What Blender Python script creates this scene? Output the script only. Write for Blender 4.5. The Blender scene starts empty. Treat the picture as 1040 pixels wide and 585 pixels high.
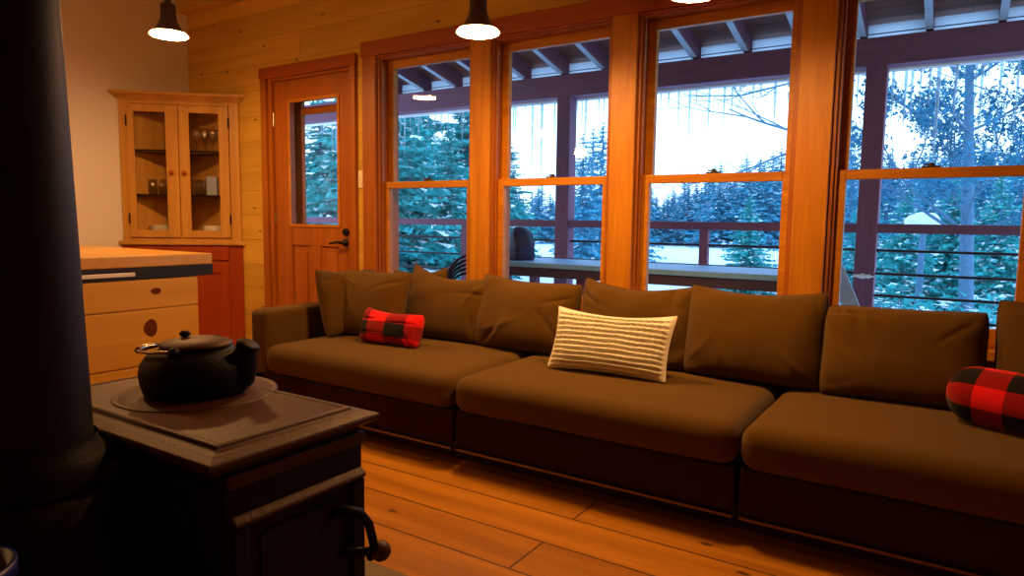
import bpy, bmesh, math, random
from mathutils import Vector, Matrix, noise

D = bpy.data
COL = bpy.context.scene.collection
PI = math.pi
rnd = random.Random(7)


# ------------------------------------------------------------------ helpers
def lin(r, g, b):
    def f(c):
        c /= 255.0
        return c / 12.92 if c <= 0.04045 else ((c + 0.055) / 1.055) ** 2.4
    return (f(r), f(g), f(b), 1.0)


class MB:
    """collects shapes, then becomes one mesh"""

    def __init__(self):
        self.v, self.f, self.uv, self.mi = [], [], {}, {}

    def add(self, vs, fs, uvs=None, mi=0):
        o = len(self.v)
        self.v += [tuple(p) for p in vs]
        for k, f in enumerate(fs):
            if uvs:
                self.uv[len(self.f)] = [uvs[i] for i in f]
            if mi:
                self.mi[len(self.f)] = mi
            self.f.append(tuple(i + o for i in f))
        return self

    def box(self, x0, x1, y0, y1, z0, z1):
        v = [(x, y, z) for x in (x0, x1) for y in (y0, y1) for z in (z0, z1)]
        return self.add(v, [(0, 1, 3, 2), (4, 6, 7, 5), (0, 4, 5, 1), (2, 3, 7, 6), (0, 2, 6, 4), (1, 5, 7, 3)])

    def prism(self, pts, z0, z1):
        n = len(pts)
        v = [(x, y, z0) for x, y in pts] + [(x, y, z1) for x, y in pts]
        f = [tuple(range(n - 1, -1, -1)), tuple(range(n, 2 * n))]
        f += [(i, (i + 1) % n, n + (i + 1) % n, n + i) for i in range(n)]
        return self.add(v, f)

    def extr(self, prof, axis, a0, a1):
        """profile of (p,q) extruded along axis: x -> (y,z), y -> (x,z)"""
        n = len(prof)
        mk = (lambda a, p, q: (a, p, q)) if axis == 'x' else (lambda a, p, q: (p, a, q))
        v = [mk(a0, *p) for p in prof] + [mk(a1, *p) for p in prof]
        f = [tuple(range(n - 1, -1, -1)), tuple(range(n, 2 * n))]
        f += [(i, (i + 1) % n, n + (i + 1) % n, n + i) for i in range(n)]
        return self.add(v, f)

    def tube(self, path, r, n=10, cap=True):
        path = [Vector(p) for p in path]
        m = len(path)
        rs = r if isinstance(r, (list, tuple)) else [r] * m
        vs, prev = [], None
        for i, p in enumerate(path):
            t = (path[min(i + 1, m - 1)] - path[max(i - 1, 0)]).normalized()
            if prev is None:
                a = Vector((0, 0, 1)) if abs(t.z) < 0.9 else Vector((1, 0, 0))
                nrm = t.cross(a).normalized()
            else:
                nrm = (prev - t * prev.dot(t)).normalized()
            prev = nrm
            b = t.cross(nrm)
            for k in range(n):
                a = 2 * PI * k / n
                vs.append(p + (nrm * math.cos(a) + b * math.sin(a)) * rs[i])
        fs = []
        for i in range(m - 1):
            for k in range(n):
                k2 = (k + 1) % n
                fs.append((i * n + k, i * n + k2, (i + 1) * n + k2, (i + 1) * n + k))
        if cap:
            fs.append(tuple(range(n - 1, -1, -1)))
            fs.append(tuple(range((m - 1) * n, m * n)))
        return self.add(vs, fs)

    def lathe(self, prof, c=(0, 0, 0), n=40, axis='z', cap=False):
        m = len(prof)
        vs = []
        for r, h in prof:
            for k in range(n):
                a = 2 * PI * k / n
                x, y = r * math.cos(a), r * math.sin(a)
                if axis == 'z':
                    p = (c[0] + x, c[1] + y, c[2] + h)
                elif axis == 'y':
                    p = (c[0] + x, c[1] + h, c[2] - y)
                else:
                    p = (c[0] + h, c[1] + x, c[2] + y)
                vs.append(p)
        fs = []
        for i in range(m - 1):
            for k in range(n):
                k2 = (k + 1) % n
                fs.append((i * n + k, i * n + k2, (i + 1) * n + k2, (i + 1) * n + k))
        if cap:
            fs.append(tuple(range(n - 1, -1, -1)))
            fs.append(tuple(range((m - 1) * n, m * n)))
        return self.add(vs, fs)

    def rbox(self, x0, x1, y0, y1, z0, z1, r, n=16, crown=0.0, fn=None):
        """box with round edges and a crowned top"""
        lo, hi = Vector((x0, y0, z0)), Vector((x1, y1, z1))

        def ticks(a, b):
            t = [a + r * (1 - math.cos(PI / 2 * i / 5)) for i in range(6)]
            k = max(2, n)
            t += [a + r + (b - a - 2 * r) * i / k for i in range(1, k)]
            t += [b - r * (1 - math.cos(PI / 2 * (5 - i) / 5)) for i in range(6)]
            return t
        T = [ticks(lo[i], hi[i]) for i in range(3)]
        idx, vs, fs = {}, [], []

        def vert(p):
            key = tuple(round(c, 6) for c in p)
            if key not in idx:
                q = Vector([min(max(p[i], lo[i] + r), hi[i] - r) for i in range(3)])
                d = Vector(p) - q
                if d.length > 1e-9:
                    # cube surface point -> sphere direction
                    o = q + d.normalized() * r
                else:
                    o = Vector(p)
                u = (o.x - (x0 + x1) / 2) / ((x1 - x0) / 2)
                v = (o.y - (y0 + y1) / 2) / ((y1 - y0) / 2)
                if o.z > (z0 + z1) / 2:
                    o.z += crown * max(0, 1 - u * u) * max(0, 1 - v * v)
                if fn:
                    o = fn(o)
                idx[key] = len(vs)
                vs.append(o)
            return idx[key]
        for ax in range(3):
            a, b = [(1, 2), (2, 0), (0, 1)][ax]
            for side in (0, 1):
                for i in range(len(T[a]) - 1):
                    for j in range(len(T[b]) - 1):
                        q = []
                        for (ii, jj) in ((i, j), (i + 1, j), (i + 1, j + 1), (i, j + 1)):
                            p = [0, 0, 0]
                            p[ax] = hi[ax] if side else lo[ax]
                            p[a], p[b] = T[a][ii], T[b][jj]
                            q.append(vert(p))
                        fs.append(tuple(q if side else q[::-1]))
        return self.add(vs, fs)

    def shift(self, d):
        self.v = [(x - d[0], y - d[1], z - d[2]) for x, y, z in self.v]
        return self

    def xf(self, M):
        self.v = [tuple(M @ Vector(p)) for p in self.v]
        return self


ORG = {}


def part(name, mb, m, parent=None, bevel=0.0, smooth=False, label=None, world=True, seg=2):
    """one mesh object; world=True: the shapes are given in world coordinates"""
    if parent is not None and world:
        mb.shift(ORG.get(parent, (0, 0, 0)))
    me = D.meshes.new(name)
    me.from_pydata(mb.v, [], mb.f)
    ms = m if isinstance(m, (list, tuple)) else [m]
    for k in ms:
        me.materials.append(k)
    for i, k in mb.mi.items():
        me.polygons[i].material_index = k
    if mb.uv:
        L = me.uv_layers.new(name='UVMap')
        for i, u in mb.uv.items():
            for li, c in zip(me.polygons[i].loop_indices, u):
                L.data[li].uv = c
    if smooth:
        me.polygons.foreach_set('use_smooth', [True] * len(me.polygons))
    me.update()
    o = D.objects.new(name, me)
    COL.objects.link(o)
    if parent is not None:
        o.parent = parent
        ORG[o] = ORG.get(parent, (0, 0, 0))
    if bevel:
        b = o.modifiers.new('edge', 'BEVEL')
        b.width, b.segments, b.limit_method = bevel, seg, 'ANGLE'
        b.angle_limit = math.radians(40)
    if label:
        o['label'] = label
    return o


def fixn(o):
    bm = bmesh.new()
    bm.from_mesh(o.data)
    bmesh.ops.recalc_face_normals(bm, faces=bm.faces)
    bm.to_mesh(o.data)
    bm.free()
    return o


def tag(o, label, cat, group=None, kind=None):
    o['label'] = label
    o['category'] = cat
    if group:
        o['group'] = group
    if kind:
        o['kind'] = kind
    return o


def thing(name, label, cat, loc=(0, 0, 0), rz=0.0, group=None):
    o = D.objects.new(name, None)
    COL.objects.link(o)
    o.location = loc
    o.rotation_euler = (0, 0, rz)
    o.empty_display_size = 0.1
    ORG[o] = tuple(loc)
    return tag(o, label, cat, group)


def room(name, label, cat):
    o = D.objects.new(name, None)
    COL.objects.link(o)
    ORG[o] = (0, 0, 0)
    o['kind'] = 'structure'
    o['label'] = label
    o['category'] = cat
    return o


def struct(name, mb, m, bevel=0.0, smooth=False, label=None, cat=None):
    o = part(name, mb, m, None, bevel, smooth)
    o['kind'] = 'structure'
    if label:
        o['label'] = label
    o['category'] = cat or name.split('_')[0]
    return o


def dup(root, loc=None, rot=None, scale=None, label=None, group=None):
    r = root.copy()
    COL.objects.link(r)
    if loc is not None:
        r.location = loc
    if rot is not None:
        r.rotation_euler = rot
    if scale is not None:
        r.scale = scale
    if label:
        r['label'] = label
    if group:
        r['group'] = group
    for ch in [c for c in D.objects if c.parent == root]:
        c = ch.copy()
        COL.objects.link(c)
        c.parent = r
        for g in [q for q in D.objects if q.parent == ch]:
            e = g.copy()
            COL.objects.link(e)
            e.parent = c
    return r


# ------------------------------------------------------------------ materials
def nodes(name):
    m = D.materials.new(name)
    m.use_nodes = True
    nt = m.node_tree
    b = nt.nodes['Principled BSDF']
    return m, nt, b


def mat(name, col, rough=0.6, metal=0.0, spec=0.5, bump=None, emit=None, strength=0, sheen=0):
    m, nt, b = nodes(name)
    b.inputs['Base Color'].default_value = col
    b.inputs['Roughness'].default_value = rough
    b.inputs['Metallic'].default_value = metal
    b.inputs['Specular IOR Level'].default_value = spec
    if sheen:
        b.inputs['Sheen Weight'].default_value = sheen
    if emit:
        b.inputs['Emission Color'].default_value = emit
        b.inputs['Emission Strength'].default_value = strength
    tc = nt.nodes.new('ShaderNodeTexCoord')
    n = nt.nodes.new('ShaderNodeTexNoise')
    sc, st, var = bump or (30.0, 0.03, 0.08)
    n.inputs['Scale'].default_value = sc
    n.inputs['Detail'].default_value = 5
    nt.links.new(tc.outputs['Object'], n.inputs['Vector'])
    bp = nt.nodes.new('ShaderNodeBump')
    bp.inputs['Strength'].default_value = st
    bp.inputs['Distance'].default_value = 0.02
    nt.links.new(n.outputs['Fac'], bp.inputs['Height'])
    nt.links.new(bp.outputs['Normal'], b.inputs['Normal'])
    mx = nt.nodes.new('ShaderNodeMix')
    mx.data_type = 'RGBA'
    mx.inputs['A'].default_value = tuple(c * (1 - var) for c in col[:3]) + (1,)
    mx.inputs['B'].default_value = tuple(min(1, c * (1 + var)) for c in col[:3]) + (1,)
    nt.links.new(n.outputs['Fac'], mx.inputs['Factor'])
    nt.links.new(mx.outputs['Result'], b.inputs['Base Color'])
    return m


def wood(name, c1, c2, axis='x', rough=0.5, grain=9.0, plank=None, knots=0.0, gap=0.003, gapcol=None, spec=0.4, bump=0.12):
    """grain along an axis of the object; plank=(length,width,plane) lays boards"""
    m, nt, b = nodes(name)
    N, Lk = nt.nodes, nt.links
    tc = N.new('ShaderNodeTexCoord')
    src = tc.outputs['Object']
    bri = None
    if plank:
        ln, wd, plane = plank
        sep = N.new('ShaderNodeSeparateXYZ')
        Lk.new(src, sep.inputs[0])
        cmb = N.new('ShaderNodeCombineXYZ')
        a, c = {'xy': ('X', 'Y'), 'xz': ('X', 'Z'), 'yz': ('Y', 'Z')}[plane]
        Lk.new(sep.outputs[a], cmb.inputs['X'])
        Lk.new(sep.outputs[c], cmb.inputs['Y'])
        bri = N.new('ShaderNodeTexBrick')
        bri.offset = 0.37
        bri.offset_frequency = 2
        bri.inputs['Scale'].default_value = 1.0
        bri.inputs['Brick Width'].default_value = ln
        bri.inputs['Row Height'].default_value = wd
        bri.inputs['Mortar Size'].default_value = gap
        bri.inputs['Mortar Smooth'].default_value = 0.3
        bri.inputs['Bias'].default_value = 0.0
        bri.inputs['Color1'].default_value = (0.15, 0.15, 0.15, 1)
        bri.inputs['Color2'].default_value = (0.85, 0.85, 0.85, 1)
        bri.inputs['Mortar'].default_value = (0.5, 0.5, 0.5, 1)
        Lk.new(cmb.outputs[0], bri.inputs['Vector'])
        off = N.new('ShaderNodeVectorMath')
        off.operation = 'MULTIPLY_ADD'
        Lk.new(bri.outputs['Color'], off.inputs[0])
        off.inputs[1].default_value = (7.3, 5.1, 3.7)
        Lk.new(src, off.inputs[2])
        src = off.outputs[0]
    mp = N.new('ShaderNodeMapping')
    s = [grain, grain, grain]
    s['xyz'.index(axis)] = grain * 0.07
    mp.inputs['Scale'].default_value = s
    Lk.new(src, mp.inputs['Vector'])
    n1 = N.new('ShaderNodeTexNoise')
    n1.inputs['Scale'].default_value = 1.0
    n1.inputs['Detail'].default_value = 6
    n1.inputs['Roughness'].default_value = 0.62
    n1.inputs['Distortion'].default_value = 0.9
    Lk.new(mp.outputs[0], n1.inputs['Vector'])
    wv = N.new('ShaderNodeTexNoise')
    wv.inputs['Scale'].default_value = 5.0
    wv.inputs['Detail'].default_value = 3
    Lk.new(mp.outputs[0], wv.inputs['Vector'])
    add = N.new('ShaderNodeMath')
    add.operation = 'MULTIPLY_ADD'
    Lk.new(wv.outputs['Fac'], add.inputs[0])
    add.inputs[1].default_value = 0.35
    Lk.new(n1.outputs['Fac'], add.inputs[2])
    rp = N.new('ShaderNodeValToRGB')
    rp.color_ramp.elements[0].position = 0.45
    rp.color_ramp.elements[1].position = 0.85
    rp.color_ramp.elements[0].color = c1
    rp.color_ramp.elements[1].color = c2
    Lk.new(add.outputs[0], rp.inputs['Fac'])
    out = rp.outputs['Color']

    def mul(fac_out, colr, out):
        mx = N.new('ShaderNodeMix')
        mx.data_type = 'RGBA'
        Lk.new(fac_out, mx.inputs['Factor'])
        Lk.new(out, mx.inputs['A'])
        mx.inputs['B'].default_value = colr
        return mx.outputs['Result']
    if knots:
        vo = N.new('ShaderNodeTexVoronoi')
        ksrc = src
        if plank:
            s2 = N.new('ShaderNodeSeparateXYZ')
            Lk.new(src, s2.inputs[0])
            c2 = N.new('ShaderNodeCombineXYZ')
            Lk.new(s2.outputs[a], c2.inputs['X'])
            Lk.new(s2.outputs[c], c2.inputs['Y'])
            ksrc = c2.outputs[0]
            vo.voronoi_dimensions = '2D'
        mk = N.new('ShaderNodeMapping')
        sk = [2.4, 5.2, 5.2] if plank else [4.5, 4.5, 4.5]
        if not plank:
            sk['xyz'.index(axis)] = 2.0
        mk.inputs['Scale'].default_value = sk
        Lk.new(ksrc, mk.inputs['Vector'])
        vo.inputs['Scale'].default_value = 1.0
        Lk.new(mk.outputs[0], vo.inputs['Vector'])
        kr = N.new('ShaderNodeMapRange')
        kr.inputs['From Min'].default_value = 0.062 * knots
        kr.inputs['From Max'].default_value = 0.030 * knots
        Lk.new(vo.outputs['Distance'], kr.inputs['Value'])
        sc_ = N.new('ShaderNodeSeparateColor')
        Lk.new(vo.outputs['Color'], sc_.inputs[0])
        gt = N.new('ShaderNodeMath')
        gt.operation = 'GREATER_THAN'
        gt.inputs[1].default_value = 0.62
        Lk.new(sc_.outputs[0], gt.inputs[0])
        km = N.new('ShaderNodeMath')
        km.operation = 'MULTIPLY'
        Lk.new(kr.outputs[0], km.inputs[0])
        Lk.new(gt.outputs[0], km.inputs[1])
        out = mul(km.outputs[0], tuple(q * 0.25 for q in c1[:3]) + (1,), out)
    if bri:
        hsv = N.new('ShaderNodeHueSaturation')
        sv = N.new('ShaderNodeMapRange')
        sv.inputs['To Min'].default_value = 0.8
        sv.inputs['To Max'].default_value = 1.15
        Lk.new(bri.outputs['Color'], sv.inputs['Value'])
        Lk.new(sv.outputs[0], hsv.inputs['Value'])
        Lk.new(out, hsv.inputs['Color'])
        out = mul(bri.outputs['Fac'], gapcol or tuple(c * 0.2 for c in c1[:3]) + (1,), hsv.outputs[0])
    Lk.new(out, b.inputs['Base Color'])
    b.inputs['Roughness'].default_value = rough
    b.inputs['Specular IOR Level'].default_value = spec
    bp = N.new('ShaderNodeBump')
    bp.inputs['Strength'].default_value = bump
    bp.inputs['Distance'].default_value = 0.004
    Lk.new(add.outputs[0], bp.inputs['Height'])
    Lk.new(bp.outputs[0], b.inputs['Normal'])
    return m


def glassmat(name, tint=(1, 1, 1, 1), f0=0.0, rough=0.0):
    m = D.materials.new(name)
    m.use_nodes = True
    nt = m.node_tree
    nt.nodes.clear()
    o = nt.nodes.new('ShaderNodeOutputMaterial')
    t = nt.nodes.new('ShaderNodeBsdfTransparent')
    t.inputs[0].default_value = tint
    g = nt.nodes.new('ShaderNodeBsdfGlossy')
    g.inputs['Roughness'].default_value = rough
    lw = nt.nodes.new('ShaderNodeFresnel')
    lw.inputs['IOR'].default_value = 1.45
    mx = nt.nodes.new('ShaderNodeMixShader')
    ge = nt.nodes.new('ShaderNodeNewGeometry')
    inv = nt.nodes.new('ShaderNodeMath')
    inv.operation = 'SUBTRACT'
    inv.inputs[0].default_value = 1.0
    nt.links.new(ge.outputs['Backfacing'], inv.inputs[1])
    ml = nt.nodes.new('ShaderNodeMath')
    ml.operation = 'MULTIPLY'
    ad = nt.nodes.new('ShaderNodeMath')
    ad.inputs[1].default_value = f0
    nt.links.new(lw.outputs[0], ad.inputs[0])
    nt.links.new(ad.outputs[0], ml.inputs[0])
    nt.links.new(inv.outputs[0], ml.inputs[1])
    nt.links.new(ml.outputs[0], mx.inputs[0])
    nt.links.new(t.outputs[0], mx.inputs[1])
    nt.links.new(g.outputs[0], mx.inputs[2])
    nt.links.new(mx.outputs[0], o.inputs[0])
    return m


def plaidmat(name, nu, nv, ou=0.0, ov=0.0):
    m, nt, b = nodes(name)
    N, Lk = nt.nodes, nt.links
    uv = N.new('ShaderNodeUVMap')
    sep = N.new('ShaderNodeSeparateXYZ')
    Lk.new(uv.outputs[0], sep.inputs[0])

    def stripe(sock, k, off):
        a = N.new('ShaderNodeMath'); a.operation = 'MULTIPLY_ADD'
        Lk.new(sock, a.inputs[0]); a.inputs[1].default_value = k; a.inputs[2].default_value = off
        c = N.new('ShaderNodeMath'); c.operation = 'PINGPONG'
        Lk.new(a.outputs[0], c.inputs[0]); c.inputs[1].default_value = 1.0
        g = N.new('ShaderNodeMath'); g.operation = 'GREATER_THAN'
        Lk.new(c.outputs[0], g.inputs[0]); g.inputs[1].default_value = 0.5
        return g.outputs[0]
    s1 = stripe(sep.outputs['X'], nu, ou)
    s2 = stripe(sep.outputs['Y'], nv, ov)
    sm = N.new('ShaderNodeMath'); sm.operation = 'ADD'
    Lk.new(s1, sm.inputs[0]); Lk.new(s2, sm.inputs[1])
    hf = N.new('ShaderNodeMath'); hf.operation = 'MULTIPLY'
    Lk.new(sm.outputs[0], hf.inputs[0]); hf.inputs[1].default_value = 0.5
    rp = N.new('ShaderNodeValToRGB')
    rp.color_ramp.interpolation = 'CONSTANT'
    rp.color_ramp.elements[0].color = (0.75, 0.008, 0.012, 1)
    rp.color_ramp.elements[0].position = 0.0
    e = rp.color_ramp.elements.new(0.3); e.color = (0.26, 0.003, 0.005, 1)
    rp.color_ramp.elements[-1].position = 0.8
    rp.color_ramp.elements[-1].color = (0.006, 0.005, 0.005, 1)
    Lk.new(hf.outputs[0], rp.inputs['Fac'])
    Lk.new(rp.outputs[0], b.inputs['Base Color'])
    b.inputs['Roughness'].default_value = 0.9
    b.inputs['Sheen Weight'].default_value = 0.1
    b.inputs['Specular IOR Level'].default_value = 0.15
    tc = N.new('ShaderNodeTexCoord')
    n = N.new('ShaderNodeTexNoise'); n.inputs['Scale'].default_value = 260
    Lk.new(tc.outputs['Object'], n.inputs['Vector'])
    bp = N.new('ShaderNodeBump'); bp.inputs['Strength'].default_value = 0.3; bp.inputs['Distance'].default_value = 0.003
    Lk.new(n.outputs['Fac'], bp.inputs['Height']); Lk.new(bp.outputs[0], b.inputs['Normal'])
    return m


FIR1, FIR2 = (0.40, 0.135, 0.003, 1), (0.62, 0.255, 0.006, 1)
PINE1, PINE2 = (0.58, 0.335, 0.04, 1), (0.75, 0.47, 0.07, 1)
M = {}
M['floor'] = wood('floor boards', (0.27, 0.095, 0.003, 1), (0.47, 0.185, 0.006, 1), 'x', 0.42, 8, (3.1, 0.222, 'xy'), 1.2, 0.005, (0.07, 0.02, 0.004, 1), 0.45)
M['pinewall'] = wood('pine wall boards', PINE1, PINE2, 'x', 0.6, 6, (11.0, 0.19, 'xz'), 0.8, 0.0018, (0.36, 0.18, 0.022, 1), 0.25)
M['pinex'] = wood('pine along x', PINE1, PINE2, 'x', 0.55, 8, None, 0.8)
M['firx'] = wood('fir trim lengthwise', FIR1, FIR2, 'x', 0.45, 12, None, 0)
M['firz'] = wood('fir trim upright', FIR1, FIR2, 'z', 0.45, 12, None, 0.5)
M['firx_d'] = wood('dark fir head casing', (0.28, 0.058, 0.003, 1), (0.42, 0.098, 0.005, 1), 'x', 0.5, 12)
M['doorwood'] = wood('door fir', (0.30, 0.08, 0.004, 1), (0.42, 0.125, 0.006, 1), 'z', 0.42, 11)
M['hutch'] = wood('hutch pine', (0.50, 0.25, 0.05, 1), (0.64, 0.35, 0.075, 1), 'z', 0.4, 8, None, 0.4)
M['hutch_d'] = wood('hutch base wood', (0.29, 0.040, 0.004, 1), (0.38, 0.062, 0.007, 1), 'z', 0.42, 8)
M['island'] = wood('island pine boards', (0.52, 0.26, 0.022, 1), (0.66, 0.35, 0.035, 1), 'y', 0.5, 5)
M['islandtop'] = wood('island top', (0.50, 0.26, 0.05, 1), (0.62, 0.35, 0.08, 1), 'x', 0.35, 8)
M['shelf'] = wood('dark hutch shelf', (0.10, 0.035, 0.010, 1), (0.16, 0.06, 0.02, 1), 'x', 0.5, 8)
M['firz_d'] = wood('darker fir casing', (0.29, 0.078, 0.003, 1), (0.44, 0.135, 0.006, 1), 'z', 0.45, 12)
M['knot'] = mat('pine knot', (0.13, 0.030, 0.004, 1), 0.8, 0, 0.1, bump=(60, 0.1, 0.6))
M['plaster'] = mat('cream plaster', (0.80, 0.78, 0.74, 1), 0.85, spec=0.2, bump=(12, 0.04, 0.015))
M['ceil'] = wood('ceiling pine', (0.45, 0.26, 0.04, 1), (0.60, 0.38, 0.06, 1), 'x', 0.6, 7, (4, 0.14, 'xy'), 0.9)
M['black'] = mat('black metal', (0.010, 0.008, 0.007, 1), 0.5, 0.3, bump=(80, 0.05, 0.1))
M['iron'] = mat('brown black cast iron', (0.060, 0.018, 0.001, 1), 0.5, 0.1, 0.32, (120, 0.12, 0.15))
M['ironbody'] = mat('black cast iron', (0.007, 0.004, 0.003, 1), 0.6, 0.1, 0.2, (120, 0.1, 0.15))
M['pipe'] = mat('black stovepipe paint', (0.010, 0.006, 0.006, 1), 0.55, 0.2, 0.3, (90, 0.04, 0.1))
M['kettle'] = mat('kettle iron', (0.004, 0.002, 0.001, 1), 0.55, 0.1, 0.18, (140, 0.15, 0.1))
M['wire'] = mat('polished handle steel', (0.35, 0.28, 0.22, 1), 0.22, 1.0)
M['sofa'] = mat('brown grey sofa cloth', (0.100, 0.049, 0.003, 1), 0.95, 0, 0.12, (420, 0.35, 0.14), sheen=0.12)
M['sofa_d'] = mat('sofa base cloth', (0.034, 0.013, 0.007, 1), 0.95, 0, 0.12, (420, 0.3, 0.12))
M['rail'] = mat('sofa rail metal', (0.16, 0.11, 0.085, 1), 0.28, 0.95)
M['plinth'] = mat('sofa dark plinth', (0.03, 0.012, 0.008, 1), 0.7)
M['knit'] = mat('cream knit', (0.92, 0.88, 0.72, 1), 0.95, 0, 0.1, (300, 0.5, 0.1), sheen=0.1)
M['plaid'] = plaidmat('red black plaid', 3.2, 2.5, 0.836, 0.0)
M['plaid2'] = plaidmat('red black plaid wrap', 5.6, 8.0, 0.30, 0.2)
M['glass'] = glassmat('window glass')
M['tumbler'] = glassmat('drinking glass', (0.98, 0.98, 0.99, 1), 0.24, 0.06)
M['white'] = mat('white china', (0.72, 0.68, 0.62, 1), 0.25)
M['plate'] = mat('ivory switch plastic', (0.88, 0.80, 0.66, 1), 0.4)
M['bronze'] = mat('bronze shade', (0.055, 0.034, 0.02, 1), 0.5, 0.4)
M['cord'] = mat('black cord', (0.01, 0.009, 0.009, 1), 0.6)
M['inside'] = mat('white shade lining', (0.8, 0.78, 0.72, 1), 0.5)
M['brass'] = mat('hinge metal', (0.4, 0.3, 0.18, 1), 0.35, 0.9)
M['stone'] = mat('grey brown hearth stone', (0.16, 0.12, 0.085, 1), 0.8, 0, 0.3, (14, 0.25, 0.35))
M['blue'] = mat('dark blue plastic', (0.015, 0.02, 0.25, 1), 0.35)
M['redplastic'] = mat('dark red plastic', (0.2, 0.015, 0.01, 1), 0.4)
M['paper1'] = mat('pale blue packet', (0.35, 0.42, 0.6, 1), 0.5)
M['paper2'] = mat('red packet', (0.45, 0.06, 0.05, 1), 0.5)
# outside
M['porch'] = wood('porch timber', (0.16, 0.062, 0.105, 1), (0.24, 0.092, 0.15, 1), 'x', 0.7, 9)
M['porchz'] = wood('porch post timber', (0.16, 0.062, 0.105, 1), (0.24, 0.092, 0.15, 1), 'z', 0.7, 9)
M['soffit'] = wood('porch roof boards', (0.20, 0.085, 0.065, 1), (0.30, 0.135, 0.10, 1), 'x', 0.7, 9, (3, 0.14, 'xy'))
M['deck'] = wood('deck boards with added snow bounce', (0.48, 0.5, 0.55, 1), (0.72, 0.74, 0.78, 1), 'x', 0.8, 9, (3.5, 0.14, 'xy'), 0, 0.004)  # albedo raised as snow to bounce skylight up to the beam
M['grey'] = wood('pale grey boards', (0.30, 0.38, 0.48, 1), (0.42, 0.52, 0.63, 1), 'x', 0.55, 9)
M['needle'] = mat('spruce needles', (0.012, 0.29, 0.28, 1), 0.8, bump=(3, 0, 0.5))
M['needle2'] = mat('pale spruce needles', (0.02, 0.36, 0.34, 1), 0.8, bump=(3, 0, 0.5))
M['needle3'] = mat('haze tinted far needles', (0.05, 0.30, 0.42, 1), 0.9, bump=(2, 0, 0.4))  # distance haze put into the colour, paler and bluer
M['oakleaf'] = mat('dry retained leaves', (0.025, 0.19, 0.30, 1), 0.8, bump=(3, 0, 0.4))
M['bark'] = mat('grey bark', (0.09, 0.19, 0.29, 1), 0.9, bump=(18, 0.5, 0.4))
M['tabletop'] = mat('frosted tabletop with skylight blue', (0.22, 0.46, 0.72, 1), 0.5, bump=(25, 0.1, 0.15))  # blue of the skylight on the frosty top put into the colour
M['apron'] = mat('dark table apron', (0.06, 0.03, 0.06, 1), 0.7)
M['snow'] = mat('snow', (0.86, 0.88, 0.9, 1), 0.7, bump=(1.5, 0.25, 0.03))
M['tarp'] = mat('dark blue cover cloth', (0.006, 0.018, 0.06, 1), 0.7, bump=(8, 0.3, 0.2))

# made-up translucent panel, dims the sky in the gaps above the porch beam
m, nt, b = nodes('added vent panel')
tr = nt.nodes.new('ShaderNodeBsdfTranslucent'); tr.inputs[0].default_value = (0.93, 0.95, 0.97, 1)
mx = nt.nodes.new('ShaderNodeMixShader'); mx.inputs[0].default_value = 0.92
nt.links.new(b.outputs[0], mx.inputs[1]); nt.links.new(tr.outputs[0], mx.inputs[2])
nt.links.new(mx.outputs[0], nt.nodes['Material Output'].inputs[0])
b.inputs['Base Color'].default_value = (0.7, 0.72, 0.75, 1)
M['gapfill'] = m
# ice
m, nt, b = nodes('ice')
b.inputs['Base Color'].default_value = (0.75, 0.87, 0.95, 1); b.inputs['Roughness'].default_value = 0.15
tr = nt.nodes.new('ShaderNodeBsdfTransparent'); tr.inputs[0].default_value = (0.72, 0.86, 0.93, 1)
mx = nt.nodes.new('ShaderNodeMixShader'); mx.inputs[0].default_value = 0.6
nt.links.new(b.outputs[0], mx.inputs[1]); nt.links.new(tr.outputs[0], mx.inputs[2])
nt.links.new(mx.outputs[0], nt.nodes['Material Output'].inputs[0])
M['ice'] = m
# lamp lens
LAMP = (1.0, 0.49, 0.165, 1)
M['lens'] = mat('lit lamp lens', (0.9, 0.85, 0.75, 1), 0.4, emit=LAMP, strength=290)
M['globe'] = mat('lit frosted globe', (0.9, 0.85, 0.75, 1), 0.4, emit=LAMP, strength=105)

# ------------------------------------------------------------------ room shell
XL, XR, YB, YF, ZC = -5.46, 2.6, 3.42, -3.4, 3.12
YO = 3.60                                     # outer face of the window wall
WX = [(-3.30, -2.515), (-2.37, -1.585), (-1.445, -0.645), (-0.50, 0.285)]   # clear openings between the posts
SILL, HEAD = 0.62, 2.20
DX0, DX1, DH = -4.43, -3.535, 2.16             # door opening

struct('floor', MB().box(XL - .2, XR + .2, YF - .2, YO, -0.12, 0.0), M['floor'], label='honey orange wide plank floor with dark seams', cat='floor')
wb = MB()
wb.box(XL - .2, DX0, YB, YO, 0, ZC)
wb.box(DX0, DX1, YB, YO, DH, ZC)
wb.box(DX1, WX[0][0], YB, YO, 0, ZC)
wb.box(WX[0][0], 0.43, YB, YO, HEAD, ZC)
wb.box(WX[0][0], 0.43, YB, YO, 0, SILL)
wb.box(0.43, XR + .2, YB, YO, 0, ZC)
for k in range(3):
    wb.box(WX[k][1], WX[k + 1][0], YB + .02, YO, SILL, HEAD)
wb.box(WX[3][1], 0.43, YB + .02, YO, SILL, HEAD)
struct('wall_back', wb, M['pinewall'], label='golden pine board wall holding the windows and door', cat='wall')
struct('wall_left', MB().box(XL - .2, XL, YF, YB, 0, ZC), M['plaster'], label='cream plaster wall behind the corner hutch', cat='wall')
struct('wall_right', MB().box(XR, XR + .2, YF, YB, 0, ZC), M['pinewall'], label='pine wall on the right, outside the view', cat='wall')
struct('wall_front', MB().box(XL - .2, XR + .2, YF - .2, YF, 0, ZC), M['pinewall'], label='pine wall behind the camera', cat='wall')
struct('ceiling', MB().box(XL - .2, XR + .2, YF - .2, YO, ZC, ZC + .15), M['ceil'], label='pine board ceiling', cat='ceiling')

# beam board at the top of the window wall
struct('trim_1', MB().box(-5.44, XR, YB - .10, YB, 2.775, 3.0), M['pinex'], 0.004, label='pine beam board along the top of the window wall', cat='trim')
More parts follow.
